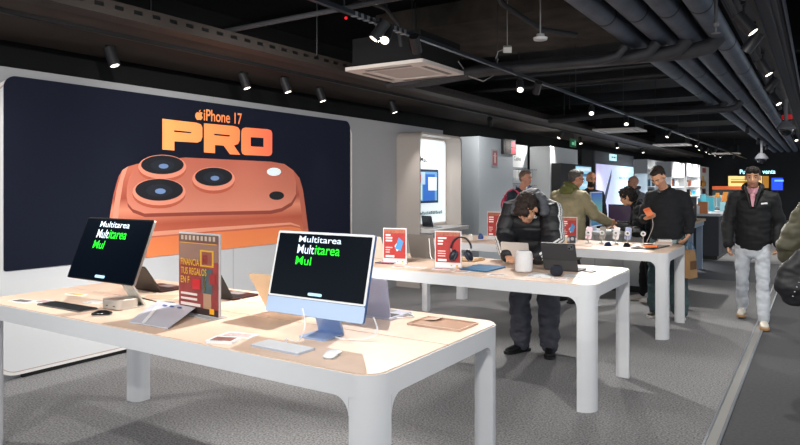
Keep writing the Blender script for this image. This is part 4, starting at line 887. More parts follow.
b = B(); b.b2((-.19, 0, .13), (.19, .02, .42)); b.build('casing', BLACK, e); b = B(); b.b2((-.18, -.003, .14), (.18, 0, .41)); b.build('screen', mat('2c1c38', .3, 0, .5), e); b = B(); b.b2((-.02, .02, 0), (.02, .04, .2)); b.b2((-.09, -.05, 0), (.09, .09, .01)); b.build('stand', BLACK, e)
e = empty('paper_stack', (-2.52, 10.08, .88), .2, 'white papers on the edge of the service counter', 'papers')
for k in range(3): b = B(); b.box((.02*k, .01*k, .006+.012*k), (.28, .2, .011), .15*k); b.build('sheet_bundle', mat('f0f1f2', .6), e)

# ================================================================ PEOPLE
def bake(o):
    bpy.context.view_layer.update()
    me = bpy.data.meshes.new_from_object(o.evaluated_get(bpy.context.evaluated_depsgraph_get()))
    old = o.data; o.modifiers.clear(); o.data = me; bpy.data.meshes.remove(old); return o
def fuse(b, name, material, parent, voxel=.01, smooth=4, fold=0, ffreq=9, quilt=0, qstep=.085, mats=None, mfun=None, ax=None):
    """one continuous surface from overlapping shapes"""
    b.mats = []; o = b.build(name, material, parent, smooth=False)
    md = o.modifiers.new('r', 'REMESH'); md.mode = 'VOXEL'; md.voxel_size = voxel
    ms = o.modifiers.new('s', 'SMOOTH'); ms.iterations = smooth; ms.factor = .5
    bake(o); me = o.data
    if fold or quilt:
        co_ = [v.co.copy() for v in me.vertices]; no = [v.normal.copy() for v in me.vertices]
        for v, c, n in zip(me.vertices, co_, no):
            d = 0
            if fold:
                q = V3((c.x*ffreq, c.y*ffreq, c.z*ffreq*1.7)); d += fold*(noise.noise(q)+.5*noise.noise(q*2.3))
            if quilt:
                d += quilt*(abs(sin(pi*(c.z+.012*noise.noise(c*8))/qstep))**.5-.6)
            v.co = c+n*d
    me.materials.clear(); mm = mats or [material]
    for m in mm: me.materials.append(m)
    if mfun:
        for p in me.polygons: p.material_index = mfun(p.center)
    else:
        for p in me.polygons: p.material_index = 0
    for p in me.polygons: p.use_smooth = True
    return o
def frame_ball(b, c, r, u, f, s):
    """ellipsoid with axes right, forward, up"""
    M = Matrix((( *r, 0), (*f, 0), (*u, 0), (0, 0, 0, 1))).transposed()
    b.ball(c, s, 20, 14, M)
def head_shape(b, hc, f, u, s=1.0, beard=False):
    f = f.normalized(); r = f.cross(u).normalized(); u = r.cross(f).normalized()
    P = lambda a, c, d: hc+(r*a+f*c+u*d)*s
    fb = lambda a, c, d, sx, sy, sz: frame_ball(b, P(a, c, d), r, u, f, (sx*s, sy*s, sz*s))
    fb(0, -.012, .032, .075, .096, .088); fb(0, .02, -.03, .060, .072, .082); fb(0, .048, -.088, .033, .032, .026); fb(0, .012, -.062, .056, .055, .042)
    fb(0, .078, .026, .05, .016, .011); fb(.036, .066, -.018, .022, .018, .02); fb(-.036, .066, -.018, .022, .018, .02)
    b.loft([(P(0, .086, .018), .009*s, .009*s), (P(0, .102, -.02), .012*s, .012*s), (P(0, .098, -.032), .017*s, .009*s)], r, 10)
    fb(0, .084, -.056, .024, .012, .007); fb(0, .082, -.067, .020, .012, .007)
    for k in (-1, 1): fb(k*.077, -.005, -.008, .011, .02, .032)
    return r, f, u
def add_face(par, hc, r, f, u, s, hairc, beard=None):
    P = lambda a, c, d: hc+(r*a+f*c+u*d)*s
    for k in (-1, 1):
        b = B(); frame_ball(b, P(k*.031, .072, .008), r, u, f, (.012*s, .011*s, .0055*s)); b.build('eye', mat('b9aca2', .4), par)
        b = B(); frame_ball(b, P(k*.031, .081, .008), r, u, f, (.007*s, .0045*s, .006*s)); b.build('iris', mat('1c120c', .2), par)
        b = B(); b.loft([(P(k*.014, .094, .030), .004*s, .004*s), (P(k*.032, .093, .036), .005*s, .004*s), (P(k*.050, .080, .031), .003*s, .003*s)], u, 8); b.build('eyebrow', mat(hairc, .8), par)
    b = B(); b.loft([(P(-.022, .088, -.060), .002*s, .003*s), (P(0, .0965, -.0615), .004*s, .004*s), (P(.022, .088, -.060), .002*s, .003*s)], u, 8); b.build('lips', mat('8a4a40', .5), par)
def hand(b, wrist, d, n, side, curl=.5, s=1.0, splay=.06):
    """d = finger direction, n = palm normal, side = +1/-1 thumb side along d x n"""
    d = V3(d).normalized(); n = V3(n); n = (n-d*n.dot(d)).normalized(); a = d.cross(n).normalized()*side
    w = V3(wrist)
    b.loft([(w-d*.02, .026*s, .019*s), (w+d*.03*s, .034*s, .016*s), (w+d*.085*s, .041*s, .013*s)], a, 14)
    for i, L in enumerate((.070, .078, .072, .056)):
        base = w+d*.085*s+a*(.0315-.021*i)*s; dirv = (d+a*(splay*(1.5-i))).normalized(); p = base-dirv*.012; pts = [(p, .0085*s, .0085*s)]; p = base; ang = curl*.4
        pts.append((p, .0085*s, .0085*s))
        for fr in (.45, .32, .23):
            dd = (dirv*cos(ang)+n*sin(ang)); p = p+dd*L*fr*s; pts.append((p, .0078*s, .0078*s)); ang += curl
        b.loft(pts, a, 8)
    p0 = w+d*.025*s+a*.026*s; t1 = (d*.65+a*.7+n*.3).normalized(); t2 = (d*.85+a*.25+n*.45).normalized()
    b.loft([(p0, .012*s, .012*s), (p0+t1*.045*s, .0105*s, .0105*s), (p0+t1*.045*s+t2*.034*s, .0085*s, .0085*s)], n, 8)

SKIN = 'dca685'
def shoe(par, ank, fw, up_c, sole_c, size=1.0, boot=False, label=None, accent=None):
    fw = V3((fw[0], fw[1], 0)).normalized(); sd = V3((fw.y, -fw.x, 0)); a = V3((ank[0], ank[1], ank[2])) 
    z0 = ank[2]-.095
    G = lambda f_, s_, z: V3((ank[0], ank[1], z0))+fw*f_*size+sd*s_*size+V3((0, 0, z))
    b = B(); b.loft([(G(-.065, 0, .05), .033, .035), (G(-.02, 0, .055), .038, .042), (G(.06, 0, .048), .044, .032), (G(.13, 0, .040), .046, .024), (G(.175, 0, .036), .036, .018)], sd, 16)
    b.loft([(G(-.025, 0, .05), .04, .045), (G(-.02, 0, .11), .045, .048)]+([(G(-.018, 0, .19), .05, .055)] if boot else []), sd, 14)
    o = fuse(b, 'boot' if boot else 'shoe', mat(up_c, .5), par, .008, 4)
    pts = [(-.10, .028), (-.085, .04), (-.02, .043), (.05, .045), (.12, .05), (.17, .046), (.20, .03), (.212, 0)]
    out = [(f_, s_) for f_, s_ in pts]+[(f_, -s_) for f_, s_ in pts[-2::-1]]
    b = B(); b.prism([G(f_, s_, 0.001) for f_, s_ in out], (0, 0, .026)); b.build('sole', mat(sole_c, .6), o, bevel=.004)
    b = B()
    for k in range(4): b.loft([(G(.045+.022*k, -.022, .084-.008*k), .003, .003), (G(.045+.022*k, .0, .088-.008*k), .003, .003), (G(.045+.022*k, .022, .084-.008*k), .003, .003)], fw, 6)
    b.build('laces', mat(accent or up_c, .7), o)
    return o

def person(label, loc, yaw, J, look, voxel=.0075):
    """J: joints in the person's own frame (x right, y forward, z up)"""
    e = empty('person', loc, yaw, label, 'person')
    J = {k: V3(v) for k, v in J.items()}
    hs = look.get('hs', 1.0)
    f, u = J['face'].normalized(), V3(J.get('hup', (0, 0, 1)))
    hip = (J['hipL']+J['hipR'])/2; sh = (J['shL']+J['shR'])/2
    side = (J['shR']-J['shL']).normalized(); hside = (J['hipR']-J['hipL']).normalized()
    spine = J.get('spine', (hip+sh)/2); g = look.get('g', 1.0)
    # body (one continuous surface)
    b = B()
    neck0 = J['neck']; hc = J['head']
    b.loft([(hip-V3((0, 0, .05)), .15*g, .10*g), (hip+(spine-hip)*.5, .145*g, .10*g), (spine, .14*g, .10*g), (spine+(sh-spine)*.6, .155*g, .105*g), (sh, .13*g, .08*g)], side, 18)
    b.loft([(sh, .06, .06), (neck0, .056, .056), (hc-(hc-neck0)*.15, .054, .056)], side, 14)
    r, f, u = head_shape(b, hc, f, u, hs)
    for S in 'LR':
        b.loft([(J['sh'+S]-side*(.04 if S == 'R' else -.04), .05, .05), (J['sh'+S], .052, .052), (J['el'+S], .040, .040), ((J['el'+S]+J['wr'+S])/2, .037, .037), (J['wr'+S], .026, .022)], (0, 1, .1), 12)
        b.loft([(J['hip'+S], .085, .085), (J['kn'+S], .056, .056), (J['kn'+S]*.6+J['an'+S]*.4, .052, .052), (J['an'+S], .036, .036)], hside, 12)
        b.loft([(J['an'+S], .03, .03), (J['an'+S]+V3(J.get('ft'+S, (0, 1, 0))).normalized()*.05+V3((0, 0, -.05)), .025, .018)], (1, 0, 0), 10)
        if 'hd'+S in J:
            hd, hn = J['hd'+S], J['hn'+S]; hand(b, J['wr'+S], hd, hn, J['th'+S].x, look.get('curl'+S, .5))
    skin = look.get('skin', SKIN)
    beard = look.get('beard')
    def mf(c):
        q = c-hc; a_, b_, c_ = q.dot(r)/hs, q.dot(f)/hs, q.dot(u)/hs
        if beard and -.13 < c_ < -.035 and b_ > -.02 and abs(a_) < .07 and not (c_ > -.05 and b_ > .095): return 1
        if look.get('stubble') and -.13 < c_ < -.04 and b_ > .0 and abs(a_) < .07: return 2
        return 0
    body_ = fuse(b, 'body', mat(skin, .55, 0, 0, .06, 14), e, look.get('bv', .007), 2, mats=[mat(skin, .55, 0, 0, .06, 14), mat(look.get('beardc', '2a211c'), .9), mat('bd8a70', .7)], mfun=mf)
    add_face(body_, hc, r, f, u, hs, look.get('brow', '2a1d15'))
    # hair
    if look.get('hair'):
        hcx = look['hair']; b = B(); P = lambda a, c, d: hc+(r*a+f*c+u*d)*hs
        k = look.get('hairthick', 1.0)
        frame_ball(b, P(0, -.028, .046), r, u, f, (.080*k*hs, .094*k*hs, .086*k*hs)); frame_ball(b, P(0, .028, .102), r, u, f, (.056*k*hs, .056*hs, .032*k*hs)); frame_ball(b, P(0, -.055, .0), r, u, f, (.068*k*hs, .05*k*hs, .065*hs))
        for (a_, c_, d_, rad) in look.get('tufts', ()): b.ball(P(a_, c_, d_), rad*hs)
        fuse(b, 'hair', mat(hcx, .75, 0, 0, .35, 60), body_, .007, 2, look.get('hairfold', .004), 45)
    # trousers
    if look.get('legs', True):
        b = B(); tr = look.get('trw', (.098, .078, .066))
        b.loft([(hip-V3((0, 0, .09)), .15*g, .12*g), (hip, .168*g, .125*g), (hip+V3((0, 0, .08)), .155*g, .115*g)], hside, 20)
        for S in 'LR':
            end = J['an'+S]+V3((0, 0, look.get('hem', .0)))
            b.loft([(J['hip'+S]-V3((0, 0, .02)), tr[0], tr[0]), ((J['hip'+S]+J['kn'+S])/2, (tr[0]+tr[1])/2, (tr[0]+tr[1])/2), (J['kn'+S], tr[1], tr[1]), ((J['kn'+S]+end)/2, (tr[1]+tr[2])/2+.004, (tr[1]+tr[2])/2+.004), (end+V3((0, 0, .03)), tr[2]+.006, tr[2]+.006), (end, tr[2], tr[2])], hside, 16, 1)
        fuse(b, 'trousers', mat(look['trc'], look.get('trr', .85), 0, 0, .12, 10), e, voxel*1.3, 3, look.get('trfold', .012), 8)
        for S in 'LR': shoe(e, J['an'+S], J.get('ft'+S, V3((0, 1, 0))), look['shoe'], look['sole'], boot=look.get('boot', False), accent=look.get('accent'), size=look.get('ss', 1))
    # jacket / jumper
    b = B(); q = look.get('puff', .02); dn = look.get('down', .10)
    hp = hip-(sh-hip).normalized()*dn+look.get('hemoff', V3((0, 0, 0)))
    secs = [(hp, .165*g+q, .12*g+q), (hip+(spine-hip)*.3, .16*g+q, .122*g+q), (spine, .155*g+q, .122*g+q), (spine+(sh-spine)*.55, .17*g+q, .125*g+q), (sh-(sh-spine).normalized()*.04, .165*g+q, .105*g+q), (sh+(neck0-sh)*.3, .10*g+q*.5, .075+q*.5)]
    b.loft(secs, side, 24)
    sl = look.get('slw', (.075, .060, .048)); short = look.get('short', .02)
    for S in 'LR':
        dd = (J['wr'+S]-J['el'+S]).normalized(); cuff = J['wr'+S]-dd*short
        b.loft([(J['sh'+S]-side*(.07 if S == 'R' else -.07), sl[0]*1.0, sl[0]), (J['sh'+S], sl[0], sl[0]), ((J['sh'+S]+J['el'+S])/2, (sl[0]+sl[1])/2, (sl[0]+sl[1])/2), (J['el'+S], sl[1], sl[1]), ((J['el'+S]+cuff)/2, (sl[1]+sl[2])/2, (sl[1]+sl[2])/2), (cuff, sl[2], sl[2])], (0, 1, .1), 16)
    top = mat(look['top'], look.get('topr', .85), 0, 0, .1, 12)
    jk = fuse(b, look.get('topname', 'jacket'), top, e, voxel, 3, look.get('fold', .010), look.get('ff', 9), look.get('quilt', 0), look.get('qs', .085), mats=look.get('tmats'), mfun=(lambda c: look['tfun'](c, J)) if look.get('tfun') else None)
    # collar
    if look.get('collar'):
        cc, rad, th, hgt = look['collar']; b = B(); ax = (hc-neck0).normalized(); sd = side-ax*side.dot(ax); sd.normalize(); w = ax.cross(sd)
        op = look.get('collaropen', 1.2)
        fr = w if w.dot(f) > 0 else -w
        pts = []
        for i in range(19):
            a_ = op/2+(2*pi-op)*i/18
            pts.append((neck0+ax*hgt*(.5-.35*(cos(a_)))+(fr*cos(a_)*1.05+sd*sin(a_))*rad-ax*.02, th*1.0, th*1.4))
        b.loft(pts, ax, 10); fuse(b, 'collar', mat(cc, .85), jk, .008, 2, .004, 20)
    return e, body_, jk, J, (hc, r, f, u)

def arms(**k): return k
STD = dict(hipL=(-.095, 0, .92), hipR=(.095, 0, .92), knL=(-.11, .02, .50), knR=(.11, .02, .50), anL=(-.12, -.02, .095), anR=(.12, -.02, .095),
           spine=(0, 0, 1.16), shL=(-.18, -.01, 1.45), shR=(.18, -.01, 1.45), neck=(0, .01, 1.53), head=(0, .03, 1.66), face=(0, 1, 0),
           elL=(-.25, -.02, 1.15), elR=(.25, -.02, 1.15), wrL=(-.25, .08, .92), wrR=(.25, .08, .92),
           hdL=(0, .2, -1), hnL=(1, 0, 0), thL=(1, 0, 0), hdR=(0, .2, -1), hnR=(-1, 0, 0), thR=(-1, 0, 0))
def pose(**k):
    d = dict(STD); d.update(k); return d

# boy in the black striped jacket, leaning on the middle table.  local x right = world -x when facing the camera
def stripes(c, J):
    for S in 'LR':
        a, e_, w_ = J['sh'+S], J['el'+S], J['wr'+S]
        for p, q in ((a, e_), (e_, w_)):
            d = q-p; t = (c-p).dot(d)/d.length_squared
            if -.25 <= t <= 1.05 and t <= .99:
                x = c-(p+d*t); rr0 = x.length
                if rr0 > .12: continue
                out = V3((1 if S == 'R' else -1, .15, .25)); dn = d.normalized(); out = (out-dn*out.dot(dn)).normalized(); w = dn.cross(out)
                ang = math.atan2(x.dot(w), x.dot(out))*rr0
                if abs(x.dot(out)) > .02 and x.dot(out) > 0:
                    for k in (-1, 0, 1):
                        if abs(ang-k*.030) < .0095: return 1
                return 0
    if c.z > 1.40 and c.y < .13: return 2
    return 0
JB = pose(hipL=(-.11, -.02, .92), hipR=(.09, -.02, .92), anL=(-.135, .0, .095), anR=(.13, .04, .095), knL=(-.14, .03, .50), knR=(.13, .07, .50), ftL=(-.35, 1, 0), ftR=(.45, 1, 0),
          spine=(0, .05, 1.16), shL=(-.215, .18, 1.38), shR=(.17, .16, 1.38), neck=(-.03, .27, 1.41), head=(-.065, .39, 1.385), face=(.08, .60, -.80), hup=(0, .8, .5),
          elL=(-.27, .27, 1.09), elR=(.20, .27, 1.09), wrL=(-.19, .50, .965), wrR=(.06, .53, .965), hdL=(.5, .5, -.10), hnL=(0, 0, -1), thL=(-1, 0, 0), hdR=(-.5, .7, -.05), hnR=(0, 0, -1), thR=(1, 0, 0))
pb, bb, jk, J_, H_ = person('person in a black puffer jacket with white sleeve stripes leaning over the middle table', (-2.27, 5.93, 0), pi, JB,
       dict(hs=1.1, hair='2a1e18', hairthick=1.06, hairfold=.010, tufts=[(.04, .07, .06, .035), (-.03, .075, .06, .035), (0, .08, .075, .035)], trc='4b4c56', trr=.7, trw=(.115, .105, .085), trfold=.022, shoe='17181b', sole='0f1012', boot=True, top='1c1e23', topr=.55, puff=.055, g=1.12, slw=(.105, .10, .07), fold=.008, quilt=.010, qs=.12, ff=7, down=.09,
            tmats=[mat('1c1e23', .55), mat('eceef0', .6), mat('4b4e55', .7)], tfun=stripes), .0065)
hc = H_[0]
b = B()   # hood lying round the head
for i in range(13):
    a = pi*(.0+1.0*i/12); b.ball((hc.x+.140*cos(a), hc.y-.07-.05*sin(a), hc.z-.03+.175*sin(a)), (.042, .07, .042))
b.ball((hc.x, hc.y-.18, hc.z+.04), (.145, .09, .12))
fuse(b, 'hood', mat('54575e', .75), jk, .009, 5, .008, 14)
# chest emblem: three slanted bars
b = B()
for k in range(3):
    x0 = -.135+.016*k; hh_ = .016+.012*k
    b.prism([(x0, .335, 1.30), (x0+.011, .335, 1.30), (x0+.011-.012, .345, 1.30+hh_), (x0-.012, .345, 1.30+hh_)], (0, .012, 0))
b.build('chest_emblem', mat('f0f1f2', .5), jk)

# man with orange phone
JP = pose(hipL=(-.10, 0, .95), hipR=(.10, 0, .95), anL=(-.13, -.02, .095), anR=(.12, .03, .095), knL=(-.12, .03, .52), knR=(.12, .05, .52), ftL=(-.3, 1, 0), ftR=(.3, 1, 0),
          spine=(.02, .02, 1.2), shL=(-.18, .0, 1.47), shR=(.19, .03, 1.47), neck=(.04, .05, 1.56), head=(.09, .12, 1.70), face=(.2, .66, -.72), hup=(.2, .55, .8),
          elL=(-.245, -.02, 1.17), elR=(.30, .03, 1.17), wrL=(-.245, .11, 1.0), wrR=(.20, .27, 1.20), hdL=(.35, .55, -.6), hnL=(1, .2, 0), thL=(1, 0, 0), hdR=(-.55, .45, .18), hnR=(0, -.35, 1), thR=(-1, 0, 0))
pp, bb, jk2, J_, H_ = person('person in a dark crew-neck sweater looking down at an orange phone', (-1.535, 8.42, 0), pi, JP,
       dict(hair='241a15', hairthick=1.0, hairfold=.004, trc='455b5e', trw=(.115, .105, .10), trfold=.016, shoe='3b3a38', sole='d8d4cc', top='1a1d22', topname='sweater', puff=.028, g=1.02, slw=(.078, .066, .048), short=.05, fold=.013, ff=7, down=-.015, curlR=.9, curlL=.7, collar=('14161a', .075, .012, .02), collaropen=.01, stubble=1, tmats=[mat('1a1d22', .9), mat('1a1d22', .9)]), .008)
b = B(); b.loft([(V3((0, 0, .88)), .18, .14), (V3((0, 0, .93)), .185, .145), (V3((0, 0, 1.0)), .172, .13)], (1, 0, 0), 24); fuse(b, 'shirt_hem', mat('a3b6bc', .85, 0, 0, .15, 14), pp, .009, 2, .010, 14)
M = Matrix.Rotation(pi, 4, 'Z')
def wpt(loc, v): v = V3(v); return V3((loc[0]-v.x, loc[1]-v.y, v.z))
e = empty('phone', wpt((-1.535, 8.42), (.15, .37, 1.275)), .6, 'bright orange phone held by the person in the dark sweater', 'phone')
R = Matrix.Rotation(.55, 4, 'X')@Matrix.Rotation(-.45, 4, 'Y')
b = B(); b.prism([R @ V3((x, y, 0)) for x, y in rr(0, 0, .078, .155, .014, 5)], R.to_3x3() @ V3((0, 0, .009))); b.build('casing', mat('f07a3c', .4, 0), e)
b = B(); b.prism([R @ V3((x, y, .009)) for x, y in rr(0, .055, .072, .04, .012, 5)], R.to_3x3() @ V3((0, 0, .003))); b.build('camera_plate', mat('e06a30', .3), e)
b = B(); b.prism([R @ V3((x, y, -.0002)) for x, y in rr(0, 0, .07, .147, .01, 5)], R.to_3x3() @ V3((0, 0, -.0006))); b.build('screen', mat('20242c', .2), e)
cord(arc([wpt((-1.535, 8.42), (.12, .36, 1.25)), wpt((-1.535, 8.42), (.10, .37, 1.12)), (-1.67, 8.03, 1.0), (-1.70, 8.03, .93)]), .004, 'thin pale security cord from the orange phone down to the table', mat('b9b4b0', .5))
# shopping bag
bl = wpt((-1.535, 8.42), (-.265, .16, .0)); e = empty('paper_bag', (bl.x+.0, bl.y+.02, .51), 1.25, 'brown kraft paper shopping bag hanging from the hand of the sweater wearer', 'bag')
b = B(); b.m(mat('a8835a', .8, 0, 0, .12, 8)); bw, bd, bh = .18, .10, .33
b.prism([(-bw/2, -bd/2, 0), (bw/2, -bd/2, 0), (bw/2, bd/2, 0), (-bw/2, bd/2, 0)], (0, 0, .003))
for pts in ([(-bw/2, -bd/2, 0), (bw/2, -bd/2, 0), (bw/2*.94, -bd/2*.5, bh), (-bw/2*.94, -bd/2*.5, bh)], [(-bw/2, bd/2, 0), (bw/2, bd/2, 0), (bw/2*.94, bd/2*.5, bh), (-bw/2*.94, bd/2*.5, bh)]): b.prism(pts, (0, .003, 0))
for s in (-1, 1): b.prism([(s*bw/2, -bd/2, 0), (s*bw/2, bd/2, 0), (s*bw/2*.94, bd/2*.5, bh), (s*bw/2*.94, 0, bh*.97), (s*bw/2*.94, -bd/2*.5, bh)], (-s*.003, 0, 0))
b.build('bag_body', None, e)
for s in (-1, 1): b = B(); b.tube(arc([(-.06, s*.03, bh-.03), (-.045, s*.015, bh+.06), (0, 0, bh+.09), (.045, s*.015, bh+.06), (.06, s*.03, bh-.03)]), .004, 6); b.build('handle', mat('4f7ca0', .6), e)
b = B(); b.b2((-.07, -bd/2*.85-.004, .1), (.07, -bd/2*.75-.006, .2)); b.build('printed_mark', mat('6a4a2c', .8), e)

# walking person in the aisle
JA = pose(hipL=(-.095, 0, .93), hipR=(.095, 0, .93), knL=(-.10, .16, .53), knR=(.11, -.02, .49), anL=(-.11, .30, .10), anR=(.12, -.28, .12), ftL=(-.08, 1, 0), ftR=(.05, 1, 0),
          spine=(0, .01, 1.2), shL=(-.19, 0, 1.46), shR=(.19, .0, 1.46), neck=(0, .02, 1.55), head=(0, .05, 1.685), face=(.02, 1, -.12),
          elL=(-.265, -.04, 1.16), elR=(.265, .02, 1.15), wrL=(-.255, .06, .93), wrR=(.255, .13, .91), hdL=(.1, .25, -1), hnL=(1, 0, .1), thL=(1, 0, 0), hdR=(-.05, .3, -1), hnR=(-1, 0, 0), thR=(-1, 0, 0))
al = (-.64, 8.62)
pa, bb, jk3, J_, H_ = person('person walking up the aisle in a black jacket, pink shirt and pale jeans', (al[0], al[1], 0), pi+.06, JA,
       dict(hair='1c1513', hairthick=1.05, hairfold=.006, tufts=[(.03, .06, .09, .04), (-.03, .06, .09, .04)], trc='ccd2da', trw=(.09, .070, .057), trfold=.012, shoe='d9d3c6', sole='b58a5c', accent='f0ece4', top='101215', topr=.75, puff=.032, g=.99, slw=(.084, .072, .056), short=.0, fold=.012, ff=6, down=-.01, curlR=.8, curlL=.8, collar=('15171a', .092, .022, .09), collaropen=1.5, stubble=1), .008)
b = B(); b.prism([(-.04, .10, 1.56), (.04, .10, 1.56), (.008, .178, 1.35), (-.008, .178, 1.35)], (0, .016, .004)); sh_ = b.build('shirt_front', mat('c08a96', .8, 0, 0, .25, 60), pa)
for s in (-1, 1): b = B(); b.prism([(s*.066, .085, 1.575), (s*.052, .135, 1.57), (s*.008, .16, 1.505), (s*.03, .15, 1.49), (s*.07, .11, 1.53)], (0, .014, .006)); b.build('shirt_collar', mat('c998a4', .8), sh_)
for s in (-1, 1): b = B(); b.loft([(V3((s*.075, .10, 1.575)), .018, .04), (V3((s*.052, .145, 1.47)), .016, .035), (V3((s*.018, .17, 1.34)), .012, .02)], (1, 0, 0), 10); fuse(b, 'lapel', mat('111316', .5), jk3, .008, 2)
b = B(); b.prism([(-.145, .195, 1.405), (-.085, .205, 1.395), (-.085, .21, 1.378), (-.115, .207, 1.383), (-.15, .2, 1.385)], (0, .012, 0)); b.build('chest_emblem', mat('d8dade', .5), jk3)
b = B(); b.b2((-.006, .0, .86), (.006, .01, 1.3)); b.bm.free()

# woman in black behind the farthest table (faces left of picture)
JW = pose(hipL=(-.085, -.04, .88), hipR=(.085, -.04, .88), anL=(-.08, -.04, .09), anR=(.09, .10, .09), knL=(-.09, .03, .48), knR=(.09, .08, .48),
          spine=(0, .06, 1.08), shL=(-.16, .17, 1.27), shR=(.16, .17, 1.27), neck=(0, .23, 1.34), head=(0, .32, 1.43), face=(.1, 1, -.35),
          elL=(-.20, .22, .99), elR=(.19, .24, 1.0), wrL=(-.08, .44, 1.02), wrR=(.08, .44, 1.06), hdL=(0, 1, 0), hnL=(0, 0, -1), thL=(-1, 0, 0), hdR=(0, 1, 0.1), hnR=(0, 0, -1), thR=(1, 0, 0))
pwm, bb, jk4, J_, H_ = person('person in black with curly dark hair and white-red trainers, between sweater and olive jacket', (-1.93, 9.42, 0), pi/2+.3, JW,
       dict(hs=.95, hair='17120f', hairthick=1.22, hairfold=.022, tufts=[(.0, -.09, -.02, .06), (.05, -.06, -.04, .05), (-.05, -.06, -.04, .05)], trc='16181c', trw=(.092, .072, .058), shoe='e6e2e2', sole='e0d4c4', accent='b02a48', top='14181b', puff=.035, slw=(.075, .068, .052), fold=.016, down=.22, bv=.01), .011)
e = empty('shoulder_bag', (0, 0, 0), 0, 'glossy black shoulder bag at the side of the curly-haired person', 'bag'); q = ony(637, 232, 9.05); e.location = q
b = B(); b.ball((0, 0, 0), (.13, .05, .075)); b.ball((0, 0, .04), (.11, .045, .04)); fuse(b, 'bag_body', mat('0c0d10', .2), e, .008, 2); b = B(); b.tube(arc([(-.11, 0, .04), (-.07, .08, .3), (.02, .12, .44), (.08, .08, .3), (.11, 0, .04)]), .007, 6); b.build('strap', mat('0c0d10', .3), e)

# man in the olive jacket, back to the camera
JO = pose(spine=(0, .02, 1.18), shL=(-.2, .02, 1.45), shR=(.2, .05, 1.45), neck=(.02, .06, 1.55), head=(.04, .13, 1.68), face=(.45, .9, -.25), elL=(-.30, .08, 1.17), elR=(.27, .24, 1.19), wrL=(-.2, .36, 1.1), wrR=(.30, .49, 1.09),
          hdL=(.2, 1, 0), hnL=(0, 0, -1), thL=(-1, 0, 0), hdR=(.1, 1, .05), hnR=(-1, 0, -.3), thR=(-1, 0, 0))
po, bb, jk5, J_, H_ = person('person with short grey hair in an olive jacket, seen from behind', (-2.89, 8.74, 0), -.42, JO,
       dict(hair='4a4643', hairthick=1.0, hairfold=.003, trc='33363c', shoe='22252a', sole='15171a', top='8c8468', topr=.8, puff=.055, g=1.2, slw=(.10, .082, .058), fold=.014, ff=7, down=.2, collar=('5c6032', .09, .03, .05), collaropen=.5, skin='b98268', bv=.009), .009)
b = B(); b.ball(J_['neck']+V3((0, -.10, -.02)), (.12, .07, .075)); b.ball(J_['neck']+V3((0, -.06, .04)), (.10, .07, .05)); fuse(b, 'hood', mat('5c6032', .85), jk5, .01, 3, .012, 12)
b = B(); hc, r, f, u = H_
for s in (-1, 1): b.tube([hc+r*s*.078+f*.0+u*.01, hc+r*s*.07+f*.09+u*.01], .003, 6); b.tube([hc+(r*(s*.033+.024*cos(t))+f*.094+u*(.004+.018*sin(t))) for t in [2*pi*i/10 for i in range(11)]], .0025, 6)
b.build('glasses', BLACK, bb)

# bald bearded man
JS = pose(head=(0, .05, 1.69), face=(.5, .85, -.2))
person('person with shaved head and dark beard, behind the olive jacket', ony(591, 185, 10.9).xy.to_3d() if False else (-3.29, 11.15, 0), -pi/2-.9, pose(head=(0, .05, 1.70), face=(0, 1, -.15)),
       dict(hs=1.05, beard=1, skin='bd8263', trc='22252b', shoe='222222', sole='111111', top='1d2025', puff=.03, bv=.012), .014)
# grey sweater bald man
person('bald person in a grey zip jacket behind the curly-haired person', (-2.86, 12.55, 0), pi*.75, pose(head=(0, .05, 1.64), neck=(0, .02, 1.51), shL=(-.18, 0, 1.42), shR=(.18, 0, 1.42), face=(0, 1, -.05)),
       dict(hs=1.05, hair=None, skin='c08a72', trc='2b2f36', shoe='222222', sole='111111', top='6b6e75', puff=.035, collar=('5a5d64', .09, .025, .06), bv=.012), .014)
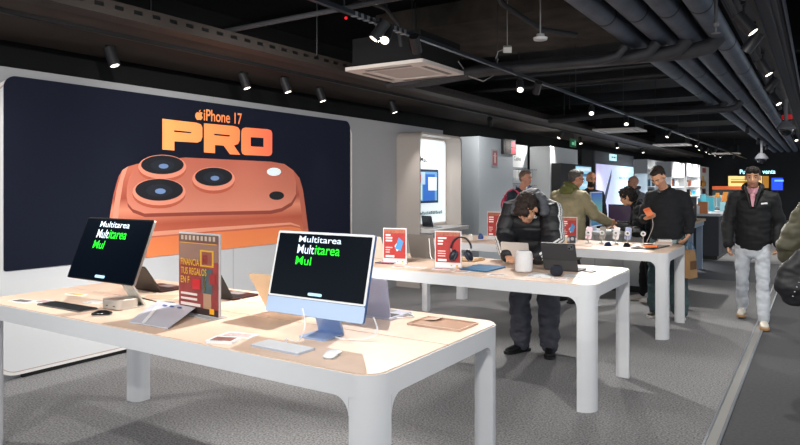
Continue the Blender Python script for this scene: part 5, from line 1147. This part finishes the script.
# man with pink straps behind the boy
pk, bb, jk6, J_, H_ = person('person in a navy jacket with a pink-strapped bag, behind the leaning person', (-4.02, 9.75, 0), -1.75, pose(head=(0, .13, 1.70), neck=(0, .07, 1.54), face=(.0, 1, -.1), shL=(-.21, 0, 1.45), shR=(.21, 0, 1.45)),
       dict(hair='6f5a4c', hairthick=.99, hairfold=.003, skin='c88e76', trc='26292e', shoe='222222', sole='111111', top='1f2a36', puff=.03, bv=.011), .012)
e = empty('backpack', (-4.02, 9.75, 0), -1.75, 'pink bag on the back of the person in the navy jacket', 'backpack')
b = B(); b.ball((0, -.22, 1.26), (.14, .08, .17)); fuse(b, 'pack_body', mat('c0305a', .7), e, .012, 3)
for s in (-1, 1): b = B(); b.tube(arc([(s*.12, -.19, 1.42), (s*.14, -.03, 1.53), (s*.15, .15, 1.42), (s*.16, .18, 1.25), (s*.15, .05, 1.1)]), .015, 8); b.build('strap', mat('d8506e', .7), e)

# person at the right edge
JR = pose(hipL=(-.10, 0, .90), hipR=(.10, 0, .90), knL=(-.11, .12, .5), knR=(.11, -.02, .48), anL=(-.11, -.03, .10), anR=(.11, -.22, .15), elL=(-.33, -.02, 1.14), elR=(.33, 0, 1.12), wrL=(-.29, .13, .98), shL=(-.20, 0, 1.40), shR=(.20, 0, 1.40), neck=(0, .02, 1.48), head=(0, .05, 1.60))
pr, bb, jk7, J_, H_ = person('person in an olive puffer coat and grey jeans at the right picture edge', (.15, 5.70, 0), 0.1, JR,
       dict(hair='1c2233', hairthick=1.15, trc='7c7d80', trw=(.105, .082, .068), boot=True, shoe='15161a', sole='0e0f11', top='4d4b3a', topr=.6, puff=.06, g=1.05, slw=(.105, .095, .075), fold=.02, ff=7, quilt=.008, qs=.11, down=.02, collar=('1d2a44', .10, .045, .10), bv=.009), .009)
e = empty('studded_bag', (-.085, 5.48, .97), .25, 'large black slouchy shoulder bag with a line of silver studs at the right edge', 'bag')
b = B(); b.loft([((-.02, 0, -.19), .13, .05), ((-.02, 0, -.12), .18, .075), ((0, 0, .0), .16, .07), ((.05, 0, .12), .10, .05), ((.10, 0, .2), .05, .03)], (1, 0, 0), 20); bag = fuse(b, 'bag_body', mat('1b1c20', .55), e, .01, 4, .010, 9)
for i in range(9):
    t = i/8; b = B(); x_, z_ = -.085+.095*t, -.16+.27*t; b.ball((x_, -.078+.02*abs(t-.35), z_), .0065, 10, 8); b.build('stud', mat('c9ccd2', .25, .8), bag)
b = B(); b.tube(arc([(.08, 0, .18), (.12, .03, .32), (.2, .1, .47), (.22, .15, .5)]), .014, 8); b.build('strap', mat('1b1c20', .5), e)
